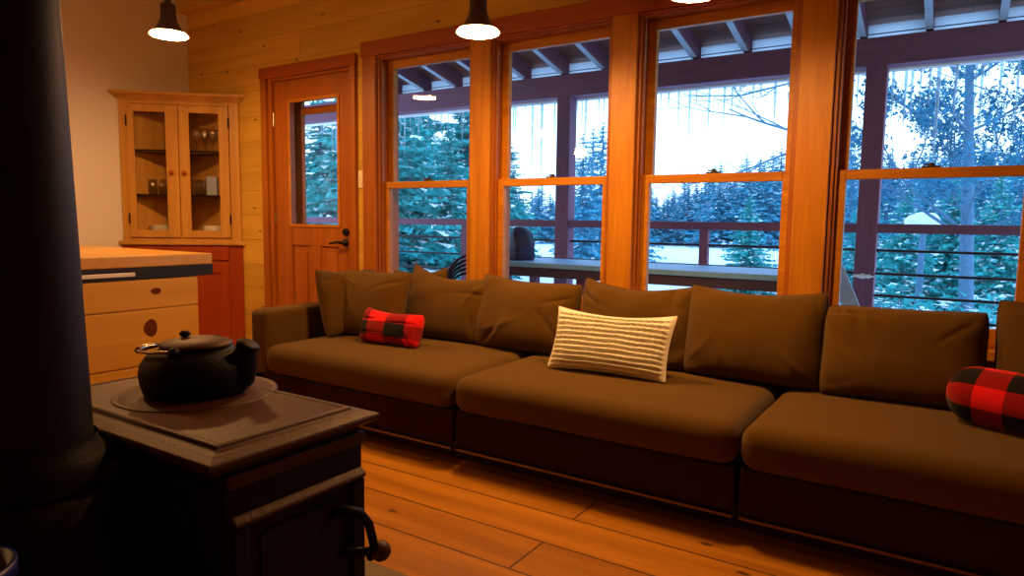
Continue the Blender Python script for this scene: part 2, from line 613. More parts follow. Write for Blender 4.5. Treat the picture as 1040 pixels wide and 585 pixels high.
# upright posts between the windows
n = 2
for (a, b_) in ((WX[0][1], WX[1][0]), (WX[1][1], WX[2][0]), (WX[2][1], WX[3][0]), (WX[3][1], 0.43)):
    struct('trim_%d' % n, MB().box(a, b_, YB - .03, YB + .02, SILL - .02, HEAD), M['firz'], 0.004,
           label=['fir post between first and second window', 'fir post between second and third window', 'wide lit fir post between third and fourth window', 'fir post right of the fourth window'][n - 2], cat='trim')
    n += 1
struct('trim_6', MB().box(-3.42, WX[0][0], YB - .03, YB, SILL - .1, HEAD), M['firz_d'], 0.004, label='fir side casing left of the first window', cat='trim')
struct('trim_7', MB().box(-3.43, 0.44, YB - .035, YB + .0, HEAD, 2.298).box(-3.40, 0.42, YB - .02, YB + .02, HEAD - .012, HEAD), M['firx_d'], 0.004, label='long reddish fir head casing over the four windows', cat='trim')
struct('trim_8', MB().box(-3.44, 0.45, YB - .07, YB + .03, SILL - .04, SILL).box(-3.42, .43, YB - .025, YB, SILL - .13, SILL - .04), M['firx'], 0.004, label='fir window sill behind the sofa', cat='trim')


# ------------------------------------------------------------------ windows
def window(n, x0, x1, label):
    r = room('window_%d' % n, label, 'window')
    # jamb liner
    f = MB()
    f.box(x0, x0 + .018, YB - .01, YO, SILL, HEAD)
    f.box(x1 - .018, x1, YB - .01, YO, SILL, HEAD)
    f.box(x0 + .018, x1 - .018, YB + .0, YO, HEAD - .022, HEAD)
    f.box(x0 + .018, x1 - .018, YB + .0, YO, SILL, SILL + .02)
    # parting stops
    f.box(x0 + .018, x0 + .030, YB + .005, YB + .028, SILL + .02, HEAD - .022)
    f.box(x1 - .030, x1 - .018, YB + .005, YB + .028, SILL + .02, HEAD - .022)
    part('frame', f, M['firz_d'], r, 0.002)
    ML, MH = 1.330, 1.374
    a, b_ = x0 + .020, x1 - .020

    def sash(name, y0, y1, z0, z1, bot, top, gy):
        st = 0.045
        s = MB()
        s.box(a, a + st, y0, y1, z0, z1).box(b_ - st, b_, y0, y1, z0, z1)
        s.box(a + st, b_ - st, y0, y1, z0, z0 + bot).box(a + st, b_ - st, y0, y1, z1 - top, z1)
        o = part(name, s, M['firz'] if False else M['firx'], r, 0.003)
        g = MB().box(a + st - .004, b_ - st + .004, gy, gy + .004, z0 + bot - .004, z1 - top + .004)
        part('pane', g, M['glass'], o)
        return o
    lo = sash('lower_sash', YB + .03, YB + .07, SILL + .02, MH, .06, MH - ML, YB + .05)
    sash('upper_sash', YB + .074, YB + .112, ML + .004, HEAD - .022, MH - ML - .006, .052, YB + .092)
    cx = (a + b_) / 2
    lk = MB().box(cx - .035, cx + .035, YB + .036, YB + .066, MH, MH + .008).lathe([(.014, 0), (.014, .012), (.004, .014)], (cx, YB + .052, MH + .008), 14, cap=True)
    lk.box(cx - .03, cx + .012, YB + .042, YB + .054, MH + .012, MH + .019)
    part('sash_lock', lk, M['bronze'], lo, 0.001)
    return r


window(1, *WX[0], 'double hung window nearest the door, conifers behind it')
window(2, *WX[1], 'double hung window with the porch post behind it')
window(3, *WX[2], 'double hung window with a bare branch against bright sky')
window(4, *WX[3], 'double hung window at the right edge of the photo')

# ------------------------------------------------------------------ door
dr = room('door_1', 'reddish fir exterior door with tall glass and two lower panels', 'door')
c = MB()
c.box(-4.50, DX0 - .008, YB - .025, YB, 0, DH).box(DX1 - .012, -3.496, YB - .025, YB, 0, DH)
part('casing', c, M['firz_d'], dr, 0.003)
part('head_casing', MB().box(-4.508, -3.488, YB - .03, YB, DH, 2.242), M['firx_d'], dr, 0.003)
c = MB()
c.box(DX0, DX0 + .04, YB - .01, YO, 0, DH).box(DX1 - .02, DX1, YB - .01, YO, 0, DH).box(DX0 + .02, DX1 - .02, YB, YO, DH - .02, DH)
c.box(DX0 + .02, DX1 - .02, YB, YO, -.0, .015)
part('jamb', c, M['firz_d'], dr, 0.002)
sx0, sx1, sy0, sy1 = DX0 + .043, DX1 - .022, YB + .012, YB + .056
GX0, GX1, GZ0, GZ1 = -4.210, -3.70, 1.075, 1.975
sl = MB()
sl.box(sx0, GX0, sy0, sy1, .016, DH - .022).box(GX1, sx1, sy0, sy1, .016, DH - .022)
sl.box(GX0, GX1, sy0, sy1, GZ1, DH - .022).box(GX0, GX1, sy0, sy1, .92, GZ0).box(GX0, GX1, sy0, sy1, .016, .25)
sl.box(-4.02, -3.90, sy0, sy1, .25, .92)
slab = part('slab', sl, M['doorwood'], dr, 0.004)
for (a, b_) in ((GX0, -4.02), (-3.90, GX1)):
    p = MB().box(a - .004, b_ + .004, sy0 + .012, sy1 - .012, .246, .924)
    p.box(a + .025, b_ - .025, sy0 + .004, sy1 - .004, .285, .875)
    part('panel', p, M['doorwood'], slab, 0.006)
fr = MB()
t = .018
for (x0, x1, z0, z1) in ((GX0 - t, GX0 + .004, GZ0 - t, GZ1 + t), (GX1 - .004, GX1 + t, GZ0 - t, GZ1 + t), (GX0, GX1, GZ0 - t, GZ0 + .004), (GX0, GX1, GZ1 - .004, GZ1 + t)):
    fr.box(x0, x1, sy0 - .008, sy0 + .004, z0, z1)
part('glass_bead', fr, M['firx'], slab, 0.003)
part('pane', MB().box(GX0 - .003, GX1 + .003, sy0 + .018, sy0 + .024, GZ0 - .003, GZ1 + .003), M['glass'], slab)
h = MB().lathe([(.027, 0), (.027, -.012), (.012, -.014), (.011, -.05)], (-3.632, sy0, .955), 20, 'y', True)
h.tube([(-3.632, sy0 - .048, .955), (-3.66, sy0 - .052, .957), (-3.70, sy0 - .05, .952), (-3.745, sy0 - .046, .945)], [.011, .010, .009, .008])
part('lever_handle', h, M['black'], slab, smooth=True)
part('deadbolt', MB().lathe([(.026, 0), (.026, -.015), (.02, -.02)], (-3.625, sy0, 1.03), 20, 'y', True).box(-3.631, -3.619, sy0 - .032, sy0 - .018, 1.012, 1.048), M['black'], slab, 0.002)
for z in (.3, 1.12, 1.86):
    part('hinge', MB().lathe([(.008, -.05), (.008, .05)], (DX0 + .042, sy0 - .004, z), 10, cap=True), M['brass'], dr)

# outer storm door seen through the glass
sd = room('door_2', 'outer storm door seen through the glass of the fir door', 'door')
y0, y1 = YO - .045, YO - .012
s = MB()
a, b_ = DX0 + .042, DX1 - .024
s.box(a, a + .165, y0, y1, .02, DH - .025).box(b_ - .11, b_, y0, y1, .02, DH - .025)
s.box(a + .165, b_ - .11, y0, y1, .02, 1.06).box(a + .165, b_ - .11, y0, y1, 1.90, 1.955).box(a + .165, b_ - .11, y0, y1, 2.04, DH - .025)
part('frame', s, M['doorwood'], sd, 0.003)
part('pane', MB().box(a + .16, b_ - .106, y0 + .014, y0 + .019, 1.055, 1.905), M['glass'], sd)
part('transom_pane', MB().box(a + .16, b_ - .106, y0 + .014, y0 + .019, 1.95, 2.045), M['glass'], sd)

# light switch on the pine strip
sw = thing('light_switch', 'ivory light switch on the pine strip between door and first window', 'light switch', (-3.452, YB, 1.395))
part('cover_plate', MB().box(-3.487, -3.425, YB - .006, YB, 1.335, 1.455), M['plate'], sw, 0.002)
part('rocker', MB().box(-3.473, -3.439, YB - .011, YB - .005, 1.362, 1.428), M['plate'], sw, 0.002)

# ------------------------------------------------------------------ corner hutch
HO = Vector((-5.452, 2.836, 0))
HA = math.radians(41.0)
HSX, HSZ = 1.048, 1.027
HC, HS = math.cos(HA), math.sin(HA)


def hl(wx, wy):
    d = Vector((wx, wy, 0)) - HO
    return ((d.x * HC + d.y * HS) / HSX, -d.x * HS + d.y * HC)


HW = 0.836
hu = thing('corner_hutch', 'tall pine corner hutch with two glazed doors against the plaster wall', 'cabinet', (HO.x, HO.y, 1.12 * (1 - HSZ)), HA)
hu.scale = (HSX, 1, HSZ)
g = 0.004
P5 = [(0, 0), (HW, 0), hl(-4.789, YB - g), hl(XL + g, YB - g), hl(XL + g, 2.838)]


def inset(pts, d):
    cx = sum(p[0] for p in pts) / len(pts); cy = sum(p[1] for p in pts) / len(pts)
    return [(cx + (x - cx) * (1 - d), cy + (y - cy) * (1 - d)) for x, y in pts]


def hpart(name, mb, m, par=None, bevel=.003, smooth=False, label=None):
    return part(name, mb, m, par or hu, bevel, smooth, label, world=False)


# carcass walls around the interior (upper), solid base below
cw = MB()
th = .018


def wallstrip(mb, p, q, t, z0, z1):
    d = Vector((q[0] - p[0], q[1] - p[1], 0)).normalized()
    nrm = Vector((-d.y, d.x, 0)) * t
    mb.prism([p, q, (q[0] + nrm.x, q[1] + nrm.y), (p[0] + nrm.x, p[1] + nrm.y)], z0, z1)


for i in (1, 2, 3, 4):
    wallstrip(cw, P5[i], P5[(i + 1) % 5], th, .935, 1.985)
cw.prism(inset(P5, .02), .935, .975).prism(inset(P5, .02), 1.965, 1.985)
hpart('carcass', cw, M['hutch'])
# face frame
ff = MB()
ff.box(0, .052, -.012, .003, .935, 1.985).box(HW - .068, HW, -.012, .003, .935, 1.985).box(.052, HW - .068, -.012, .012, 1.96, 1.985).box(.052, HW - .068, -.012, .012, .935, .958)
ff.box(.409, .426, -.012, .012, .958, 1.96)
hpart('face_frame', ff, M['hutch'])
# cornice: stepped crown
cr = MB()
steps = [(.012, 1.985, 1.994), (.018, 1.994, 2.002), (.026, 2.002, 2.010), (.034, 2.010, 2.018), (.042, 2.018, 2.025), (.056, 2.025, 2.048)]
for d, z0, z1 in steps:
    cr.prism([(-d, -d), (HW + d, -d), P5[2], P5[3], P5[4]], z0, z1)
hpart('cornice', cr, M['hutch'], bevel=.004)
for z in (1.29, 1.625):
    hpart('shelf', MB().prism([(.02, .03), (HW - .02, .03)] + inset(P5, .06)[2:], z - .018, z), M['shelf'])
hpart('ledge', MB().prism([(-.034, -.034), (HW + .034, -.034), (HW, 0), (0, 0)], .905, .935), M['hutch'], bevel=.006)


def gdoor(x0, x1, gx0, gx1, kx, hx):
    d = MB()
    z0, z1, ga, gb = .962, 1.957, 1.018, 1.902
    d.box(x0, gx0, -.026, -.012, z0, z1).box(gx1, x1, -.026, -.012, z0, z1).box(gx0, gx1, -.026, -.012, z0, ga).box(gx0, gx1, -.026, -.012, gb, z1)
    o = hpart('door', d, M['hutch'])
    hpart('pane', MB().box(gx0 - .003, gx1 + .003, -.020, -.016, ga - .003, gb + .003), M['glass'], o, 0)
    hpart('knob', MB().lathe([(.007, -.026), (.006, -.036), (.015, -.042), (.017, -.05), (.012, -.058), (0.001, -.06)], (kx, 0, 1.452), 18, 'y'), M['hutch_d'], o, 0, True, 'dark turned wooden knob')
    for z in (1.10, 1.83):
        hpart('hinge', MB().lathe([(.006, -.035), (.006, .035), (.003, .045)], (hx, -.027, z), 10, cap=True), M['black'], o, 0)


gdoor(.054, .408, .104, .322, .362, .053)
gdoor(.427, .766, .487, .696, .452, .767)
# base
P5b = [(-.012, -.008), (HW + .012, -.008), P5[2], P5[3], P5[4]]
hpart('base_cabinet', MB().prism(P5b, .033, .905), M['hutch_d'])
hpart('drawer', MB().box(.07, HW - .09, -.022, -.008, .79, .892), M['hutch_d'], bevel=.004)
dd = MB().box(.07, .13, -.024, -.008, .09, .765).box(HW - .15, HW - .09, -.024, -.008, .09, .765).box(.13, HW - .15, -.024, -.008, .69, .765).box(.13, HW - .15, -.024, -.008, .09, .16)
dd.box(.13, HW - .15, -.014, -.008, .16, .69)
hpart('base_door', dd, M['hutch_d'], bevel=.003)


def hw(x, y, z=0):
    x *= HSX
    return (HO.x + x * HC - y * HS, HO.y + x * HS + y * HC, 1.12 + (z - 1.12) * HSZ)


def glassware(kind, mb, x, y, z, label, group, src={}):
    if kind not in src:
        o = part(kind, mb(), M['tumbler'], None, 0, True)
        src[kind] = o
    else:
        o = src[kind].copy()
        COL.objects.link(o)
    o.location = hw(x, y, z)
    return tag(o, label, 'glass', group)


tumb = lambda: MB().lathe([(.002, .006), (.030, .004), (.031, 0), (.034, .12), (.0325, .12), (.029, .010), (.002, .010)], n=20)
wine = lambda: MB().lathe([(.033, 0), (.033, .003), (.006, .008), (.004, .07), (.018, .082), (.036, .115), (.036, .15), (.032, .18), (.0305, .18), (.034, .15), (.034, .116), (.016, .085), (.002, .08)], n=20)
for x in (.17, .245, .30):
    glassware('tumbler', tumb, x, .13, 1.292, 'tall clear tumbler on the middle shelf behind the left hutch door', 'tumblers behind the left hutch door')
glassware('wine_glass', wine, .315, .12, 1.627, 'single clear stem glass on the top shelf behind the left hutch door', None)
for i, (x, y) in enumerate(((.50, .12), (.56, .11), (.62, .12), (.68, .11), (.53, .24), (.60, .25), (.66, .23))):
    glassware('wine_glass', wine, x, y, 1.627, 'clear stem glass on the top shelf behind the right hutch door', 'stem glasses behind the right hutch door')
for x, y in ((.50, .11), (.545, .16), (.525, .06)):
    glassware('tumbler', tumb, x, y + .03, 1.292, 'tall clear tumbler on the middle shelf behind the right hutch door', 'tumblers behind the right hutch door')
o = part('tea_packet', MB().box(-.04, .04, -.025, .025, 0, .15), M['paper1'], None, .003); o.location = hw(.60, .14, 1.292); o.rotation_euler = (0, 0, HA)
tag(o, 'pale blue packet on the middle shelf behind the right hutch door', 'packet')
o = part('biscuit_packet', MB().box(-.03, .03, -.03, .03, 0, .21), M['paper2'], None, .003); o.location = hw(.685, .15, 1.292); o.rotation_euler = (0, 0, HA)
tag(o, 'tall red packet on the middle shelf behind the right hutch door', 'packet')
dish = lambda r, h_: MB().lathe([(.002, .004), (r * .55, .003), (r * .6, 0), (r, h_), (r * .97, h_ + .002), (r * .6, .008), (.002, .008)], n=28)
for k in range(8):
    o = part('dinner_plate', dish(.09, .014), M['white'], None, 0, True); o.location = hw(.22, .14, .976 + k * .009)
    tag(o, 'white plate in the low stack behind the left hutch door', 'plate', 'plates behind the left hutch door')
for k in range(5):
    o = part('bowl', dish(.085, .034), M['white'], None, 0, True); o.location = hw(.60, .14, .976 + k * .011)
    tag(o, 'white bowl in the nested stack behind the right hutch door', 'bowl', 'bowls behind the right hutch door')

# ------------------------------------------------------------------ kitchen island
IX, IYB, IYE = -3.47, 2.19, 2.278
ki = thing('kitchen_island', 'pine kitchen island clad in wide knotty boards', 'kitchen island', (-4.2, 1.2, 0))
bd = MB()
zs = [0.0, .085, .331, .374, .637, .805]
zs = [0.02, .085, .352, .643, .80]
for z0, z1 in zip(zs[:-1], zs[1:]):
    bd.box(-5.0, IX, .25, IYB, z0 + .003, z1 - .003)
bd.box(-4.98, IX - .012, .27, IYB - .012, 0.0, .80)
part('body', bd, M['island'], ki, 0.004)
part('worktop', MB().box(-5.06, IX + .006, .17, IYE, .862, .922), M['islandtop'], ki, 0.006)
part('recess_band', MB().box(-5.02, IX + .004, .19, IYE + .004, .802, .860), M['black'], ki, 0.002)  # black strip paints in the dark of the gap under the worktop
part('pull_strip', MB().box(IX + .002, IX + .012, .5, 1.846, .818, .838), M['white'], ki, 0.002, label='pale strip set in the black band')


def knot(y, z, ry, rz_):
    vs, fs = [], []
    N = 22
    vs.append((IX + .004, y, z))
    for k in range(N):
        a = 2 * PI * k / N
        r = 1 + .05 * math.sin(3 * a + y * 9)
        vs.append((IX + .0012, y + ry * r * math.cos(a), z + rz_ * r * math.sin(a)))
    for k in range(N):
        fs.append((0, 1 + k, 1 + (k + 1) % N))
    return MB().add(vs, fs)


kn = knot(1.955, .735, .028, .017)
kn2 = knot(1.92, .545, .036, .046)
part('knot', kn, M['knot'], ki, label='small dark oval knot')
part('knot', kn2, M['knot'], ki, label='large dark round knot')

# ------------------------------------------------------------------ pendants
lamp_src = []


def pendant(x, y, z, label, s=1.0):
    r = thing('pendant_lamp', label, 'pendant lamp', (x, y, z), 0, 'bell pendant lamps')
    sh = MB()
    out = [(.028, .172), (.037, .166), (.039, .16), (.040, .105), (.043, .085), (.052, .06), (.068, .035), (.088, .014), (.103, .002), (.104, 0)]
    sh.lathe([(k * s, q * s) for k, q in out] + [(.102 * s, 0), (.083 * s, .013 * s), (.062 * s, .036 * s), (.046 * s, .062 * s)], (x, y, z), 40)
    sh.lathe([(.001, .174 * s), (.028 * s, .172 * s)], (x, y, z), 40)
    part('lamp_shade', sh, M['bronze'], r, smooth=True)
    part('socket', MB().lathe([(.012 * s, .20 * s), (.016 * s, .195 * s), (.018 * s, .16 * s)], (x, y, z), 20, cap=True), M['cord'], r, smooth=True)
    part('cord', MB().tube([(x, y, z + .19 * s), (x, y, ZC)], .0075, 10), M['cord'], r)
    part('canopy', MB().lathe([(.05, 0), (.05, -.012), (.02, -.024)], (x, y, ZC), 24, cap=True), M['bronze'], r, smooth=True)
    part('lens', MB().lathe([(.094 * s, .010 * s), (.097 * s, 0.0), (.090 * s, -.004 * s), (.06 * s, -.007 * s), (.001, -.008 * s)], (x, y, z), 40), M['lens'], r, smooth=True)
    return r


pendant(-3.95, 2.36, 2.178, 'lit bell pendant lamp hanging in front of the plaster wall above the hutch', 1.06)
pendant(-1.93, 2.66, 1.992, 'lit bell pendant lamp hanging before the post between first and second window', 1.02)
pendant(-0.85, 2.50, 1.948, 'lit bell pendant lamp cut by the top edge before the third window', 0.95)


def globe(x, y, z, label, rr=.06):
    r = thing('globe_lamp', label, 'pendant lamp', (x, y, z), 0, None)
    part('globe', MB().lathe([(.001, -rr)] + [(rr * math.sin(PI * k / 16), -rr * math.cos(PI * k / 16)) for k in range(1, 15)] + [(.02, rr * .95)], (x, y, z), 28), M['globe'], r, smooth=True)
    part('socket', MB().lathe([(.022, rr * .9), (.026, rr * 1.1), (.02, rr * 1.6), (.006, rr * 1.75)], (x, y, z), 20, cap=True), M['bronze'], r, smooth=True)
    part('cord', MB().tube([(x, y, z + rr * 1.7), (x, y, ZC)], .0045, 8), M['cord'], r)
    part('canopy', MB().lathe([(.05, 0), (.05, -.012), (.02, -.024)], (x, y, ZC), 24, cap=True), M['bronze'], r, smooth=True)


globe(-2.994, 1.25, 1.77, 'lit round globe lamp beside the kitchen island, behind the stovepipe')
globe(-4.7, -1.0, 2.3, 'added unseen globe lamp beyond the left edge, fill light for the walls', .075)  # unseen lamp added to brighten the back wall and plaster

# ------------------------------------------------------------------ sofa
so = thing('sofa', 'long brown grey sectional sofa under the windows', 'sofa', (-1.3, 2.8, 0))
SE = [(-3.165, -1.862), (-1.852, -0.600), (-0.590, 0.70)]


def ripple(o):
    o.z += 0.004 * noise.noise(Vector((o.x * 3, o.y * 4, 2.0)))
    return o


for i, (a, b_) in enumerate(SE):
    cu = MB().rbox(a, b_, 2.365, 3.18, .262, .425, .062, 14, .022, ripple)
    part('seat_cushion', cu, M['sofa'], so, smooth=True)
    x0 = -3.31 if i == 0 else a
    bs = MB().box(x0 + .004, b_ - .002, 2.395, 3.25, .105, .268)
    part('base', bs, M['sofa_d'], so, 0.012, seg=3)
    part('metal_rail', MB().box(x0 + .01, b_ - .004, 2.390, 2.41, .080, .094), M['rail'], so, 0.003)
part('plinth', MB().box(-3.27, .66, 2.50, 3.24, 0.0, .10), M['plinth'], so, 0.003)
part('arm', MB().rbox(-3.312, -3.168, 2.395, 3.30, .105, .612, .035, 8), M['sofa'], so, smooth=True)
part('arm', MB().rbox(.705, .85, 2.395, 3.30, .105, .612, .035, 8), M['sofa'], so, smooth=True)
part('back_frame', MB().rbox(-3.312, .85, 3.185, 3.32, .105, .56, .03, 8), M['sofa'], so, smooth=True)


def pillow(w, h, t, seed=0, nu=72, nv=54, pinch=.055, wr=.018, corners=(0, 0, 0, 0), sag=0.0, rows=0, puff=.42, rnd_c=.065, folds=.016):
    """cushion in local x (width), z (height, base at 0), y (thickness, front = -y). corners: extra lift TL,TR,BL,BR"""
    vs, fs, uv = [], [], []
    idx = {}
    R_ = random.Random(seed * 17 + 3)
    creases = []
    for k in range(9):
        cu, cv = R_.choice((-1, 1)) * R_.uniform(.35, .95), R_.choice((-1, 1)) * R_.uniform(.2, .95)
        ang = math.atan2(cv, cu) + R_.uniform(-.9, .9)
        creases.append((cu, cv, math.cos(ang), math.sin(ang), R_.uniform(.25, .5), R_.uniform(.035, .075), R_.uniform(-1, .6)))

    def crease(u, v):
        t_ = 0
        for cu, cv, ca, sa, ln_, wd_, am in creases:
            du, dv = u - cu, v - cv
            l_ = du * ca + dv * sa
            q_ = -du * sa + dv * ca + .25 * l_ * l_
            t_ += am * math.exp(-(l_ / ln_) ** 2 - (q_ / wd_) ** 2)
        return t_

    def P(u, v, s):
        e = (1 - abs(u) ** 2.6) * (1 - abs(v) ** 2.6)
        th = t / 2 * max(0, e) ** puff
        x = w / 2 * u * (1 - pinch * .55 * (1 - v * v) * abs(u) ** 3)
        z = h / 2 * v * (1 - pinch * (1 - u * u) * abs(v) ** 3)
        rc = 1 - rnd_c * (u * u * v * v) ** 2
        x *= rc
        z *= rc
        tl, trr, bl, br = corners
        z += max(0, v) ** 2 * (tl * max(0, -u) ** 2 + trr * max(0, u) ** 2)
        x += max(0, v) ** 2 * (-tl * .3 * max(0, -u) ** 2 + trr * .3 * max(0, u) ** 2)
        z -= sag * max(0, v) ** 1.5 * (1 - u * u)
        q = Vector((x * 3.2 + seed * 7.1, z * 3.2 + seed * 3.3, s * 2.0))
        n1 = noise.noise(q) + .5 * noise.noise(q * 2.3)
        # creases running in from the corners and edges
        cr = math.sin(9 * u * v + 5 * noise.noise(q * .7)) * (abs(u) * abs(v)) ** 1.4
        y = s * (th + (wr * (n1 + .5 * cr) + (0 if rows else folds) * crease(u, v)) * min(1, e * 4))
        if rows:
            k = v * rows * PI + .9 * noise.noise(Vector((u * 3, v * 5, seed)))
            y += s * .0075 * (math.sin(k) * min(1, e * 5)) + s * .003 * math.sin(u * 62 + math.sin(k) * 2) * min(1, e * 5)
        return Vector((x, y, z + h / 2))
    for s in (-1, 1):
        for j in range(nv + 1):
            for i in range(nu + 1):
                u = math.sin((2 * i / nu - 1) * PI / 2) * .6 + (2 * i / nu - 1) * .4
                v = math.sin((2 * j / nv - 1) * PI / 2) * .6 + (2 * j / nv - 1) * .4
                edge = i in (0, nu) or j in (0, nv)
                key = (i, j, 0 if edge else s)
                if key not in idx:
                    idx[key] = len(vs)
                    vs.append(P(u, v, s))
                    uv.append((u * w / 2 / .5 + .5 if False else (u + 1) / 2, (v + 1) / 2))
    for s in (-1, 1):
        for j in range(nv):
            for i in range(nu):
                g_ = lambda a, b: idx[(a, b, 0 if (a in (0, nu) or b in (0, nv)) else s)]
                q = (g_(i, j), g_(i + 1, j), g_(i + 1, j + 1), g_(i, j + 1))
                fs.append(q if s < 0 else q[::-1])
    rim = [idx[(i, 0, 0)] for i in range(nu)] + [idx[(nu, j, 0)] for j in range(nv)] + [idx[(i, nv, 0)] for i in range(nu, 0, -1)] + [idx[(0, j, 0)] for j in range(nv, 0, -1)]
    ring = [vs[k] for k in rim]
    return MB().add(vs, fs, uv), ring


def cushion(name, label, cat, m, loc, tilt, rz, w, h, t, group=None, piping=True, roll=0.0, **kw):
    mb, ring = pillow(w, h, t, **kw)
    o = part(name, mb, m, None, 0, True, world=False)
    o.location = loc
    o.rotation_euler = (-tilt, roll, rz)
    tag(o, label, cat, group)
    if piping:
        pp = part('piping', MB().tube(ring + [ring[0], ring[1]], .0042, 6, False), m, None, 0, True, world=False)
        pp.parent = o
    return o


BG = 'loose back cushions of the sofa'
M_S = M['sofa']
Zs = .430
cushion('arm_cushion', 'brown cushion leaning on the left sofa arm, seen almost edge on', 'cushion', M_S, (-3.03, 2.95, Zs), math.radians(12), math.radians(96), .54, .385, .15, None, seed=1, corners=(.03, .0, 0, 0), sag=.0)
cushion('back_cushion', 'brown back cushion in the left corner, only its top right corner showing', 'cushion', M_S, (-2.72, 3.10, Zs), math.radians(10), 0, .42, .395, .12, BG, seed=21, corners=(.0, .035, 0, 0), sag=.015)
cushion('scatter_cushion', 'square brown cushion standing in front of the left corner cushions', 'cushion', M_S, (-2.885, 2.84, Zs), math.radians(16), math.radians(4), .56, .40, .15, None, seed=2, corners=(0, .01, 0, 0), sag=.0)
cushion('back_cushion', 'brown back cushion with a peaked left corner behind the small plaid pillow', 'cushion', M_S, (-2.43, 3.04, Zs), math.radians(15), 0, .62, .40, .19, BG, seed=3, corners=(.055, -.01, 0, 0), sag=.03, wr=.018)
cushion('back_cushion', 'brown back cushion left of the cream knitted pillow', 'cushion', M_S, (-1.895, 3.03, Zs), math.radians(14), 0, .63, .39, .19, BG, seed=4, corners=(.03, .0, 0, 0), sag=.005)
cushion('back_cushion', 'brown back cushion directly behind the cream knitted pillow', 'cushion', M_S, (-1.285, 3.05, Zs), math.radians(13), 0, .60, .40, .19, BG, seed=5, corners=(.03, .02, 0, 0), sag=.02)
cushion('back_cushion', 'brown back cushion right of the cream knitted pillow', 'cushion', M_S, (-.725, 3.03, Zs), math.radians(14), 0, .60, .41, .20, BG, seed=6, corners=(.02, .02, 0, 0), sag=.01)
cushion('back_cushion', 'brown back cushion in front of the fourth window, left of the narrow gap', 'cushion', M_S, (-.155, 3.00, Zs), math.radians(15), 0, .57, .385, .20, BG, seed=7, corners=(-.005, .01, 0, 0), sag=.0)
cushion('back_cushion', 'brown back cushion cut by the right edge of the photo', 'cushion', M_S, (.425, 3.02, Zs), math.radians(13), 0, .56, .425, .20, BG, seed=8, corners=(.02, .02, 0, 0), sag=.0)

cushion('knitted_pillow', 'cream chunky knitted lumbar pillow leaning on the sofa back', 'pillow', M['knit'], (-1.275, 2.73, Zs + .022), math.radians(24), math.radians(2), .56, .27, .13, None, piping=True, seed=9, corners=(.02, .02, .01, .012), rows=12, rnd_c=.0, nu=150, nv=150, wr=.004, pinch=.07, puff=.5, roll=math.radians(0))
cushion('plaid_pillow', 'small red and black plaid pillow near the left end of the sofa', 'pillow', M['plaid'], (-2.545, 2.70, Zs + .015), math.radians(20), math.radians(1), .415, .188, .15, None, piping=False, seed=10, corners=(.015, .0, .0, .0), sag=.012, wr=.006, puff=.42, pinch=.05)
# rolled plaid bolster at the right
def bolster(L, R):
    vs, fs, uv = [], [], []
    nu, nv = 40, 40
    for i in range(nu + 1):
        s = i / nu
        x = -L / 2 + L * s
        e = min(s, 1 - s) * L
        rr = R * min(1, (1 - max(0, 1 - e / .085) ** 2) ** .5 if e < .085 else 1)
        rr = max(rr, .004)
        for j in range(nv + 1):
            a = 2 * PI * j / nv
            k = 1 + .03 * noise.noise(Vector((x * 6, math.cos(a) * 1.5, math.sin(a) * 1.5)))
            vs.append((x, math.cos(a) * rr * 1.08 * k, math.sin(a) * rr * .94 * k))
            uv.append((s, j / nv))
    for i in range(nu):
        for j in range(nv):
            a = i * (nv + 1) + j
            fs.append((a, a + nv + 1, a + nv + 2, a + 1))
    return MB().add(vs, fs, uv)


bo = part('plaid_bolster', bolster(.50, .105), M['plaid2'], None, 0, True, world=False)
bo.location = (.250, 2.77, Zs + .110)
bo.rotation_euler = (0, math.radians(2), math.radians(-20))
tag(bo, 'fat red and black plaid bolster at the right end of the sofa', 'pillow')

# ------------------------------------------------------------------ hearth pad, stove, pipe, kettle
hp = struct('hearth_floor', MB().box(-3.0, -.86, -.1, 1.53, 0, .022), M['stone'], 0.004, label='grey brown stone hearth pad under the wood stove', cat='hearth')
SX0, SX1, SY0, SY1, SZ = -2.0, -1.165, .745, 1.21, .65
st = thing('wood_stove', 'black cast iron wood stove in the foreground', 'wood stove', ((SX0 + SX1) / 2, (SY0 + SY1) / 2, .022))
tp = MB()
cxs, cys = (SX0 + SX1) / 2, (SY0 + SY1) / 2


def rectring(mb, rings):
    """stack of rectangles (inset, z) from the outside in"""
    vs, fs = [], []
    for d, z in rings:
        vs += [(SX0 + d, SY0 + d, z), (SX1 - d, SY0 + d, z), (SX1 - d, SY1 - d, z), (SX0 + d, SY1 - d, z)]
    for i in range(len(rings) - 1):
        for k in range(4):
            k2 = (k + 1) % 4
            fs.append((4 * i + k, 4 * i + k2, 4 * i + 4 + k2, 4 * i + 4 + k))
    m_ = len(vs)
    fs.append((3, 2, 1, 0))
    fs.append((m_ - 4, m_ - 3, m_ - 2, m_ - 1))
    return mb.add(vs, fs)


rectring(tp, [(.035, .605), (.035, .618), (.012, .624), (.002, .632), (0, .640), (.004, .646), (.03, .652), (.048, .655), (.052, .663), (.060, .665), (.066, .661), (.075, .660)])
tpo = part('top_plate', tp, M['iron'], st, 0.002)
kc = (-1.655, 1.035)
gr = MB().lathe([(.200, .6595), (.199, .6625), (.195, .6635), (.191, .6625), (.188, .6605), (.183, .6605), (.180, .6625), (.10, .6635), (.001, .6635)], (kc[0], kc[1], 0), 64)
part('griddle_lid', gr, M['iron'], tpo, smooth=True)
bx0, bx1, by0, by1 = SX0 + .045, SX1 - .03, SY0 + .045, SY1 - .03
part('body', MB().box(bx0, bx1, by0, by1, .13, .61), M['ironbody'], st, 0.012, seg=3)
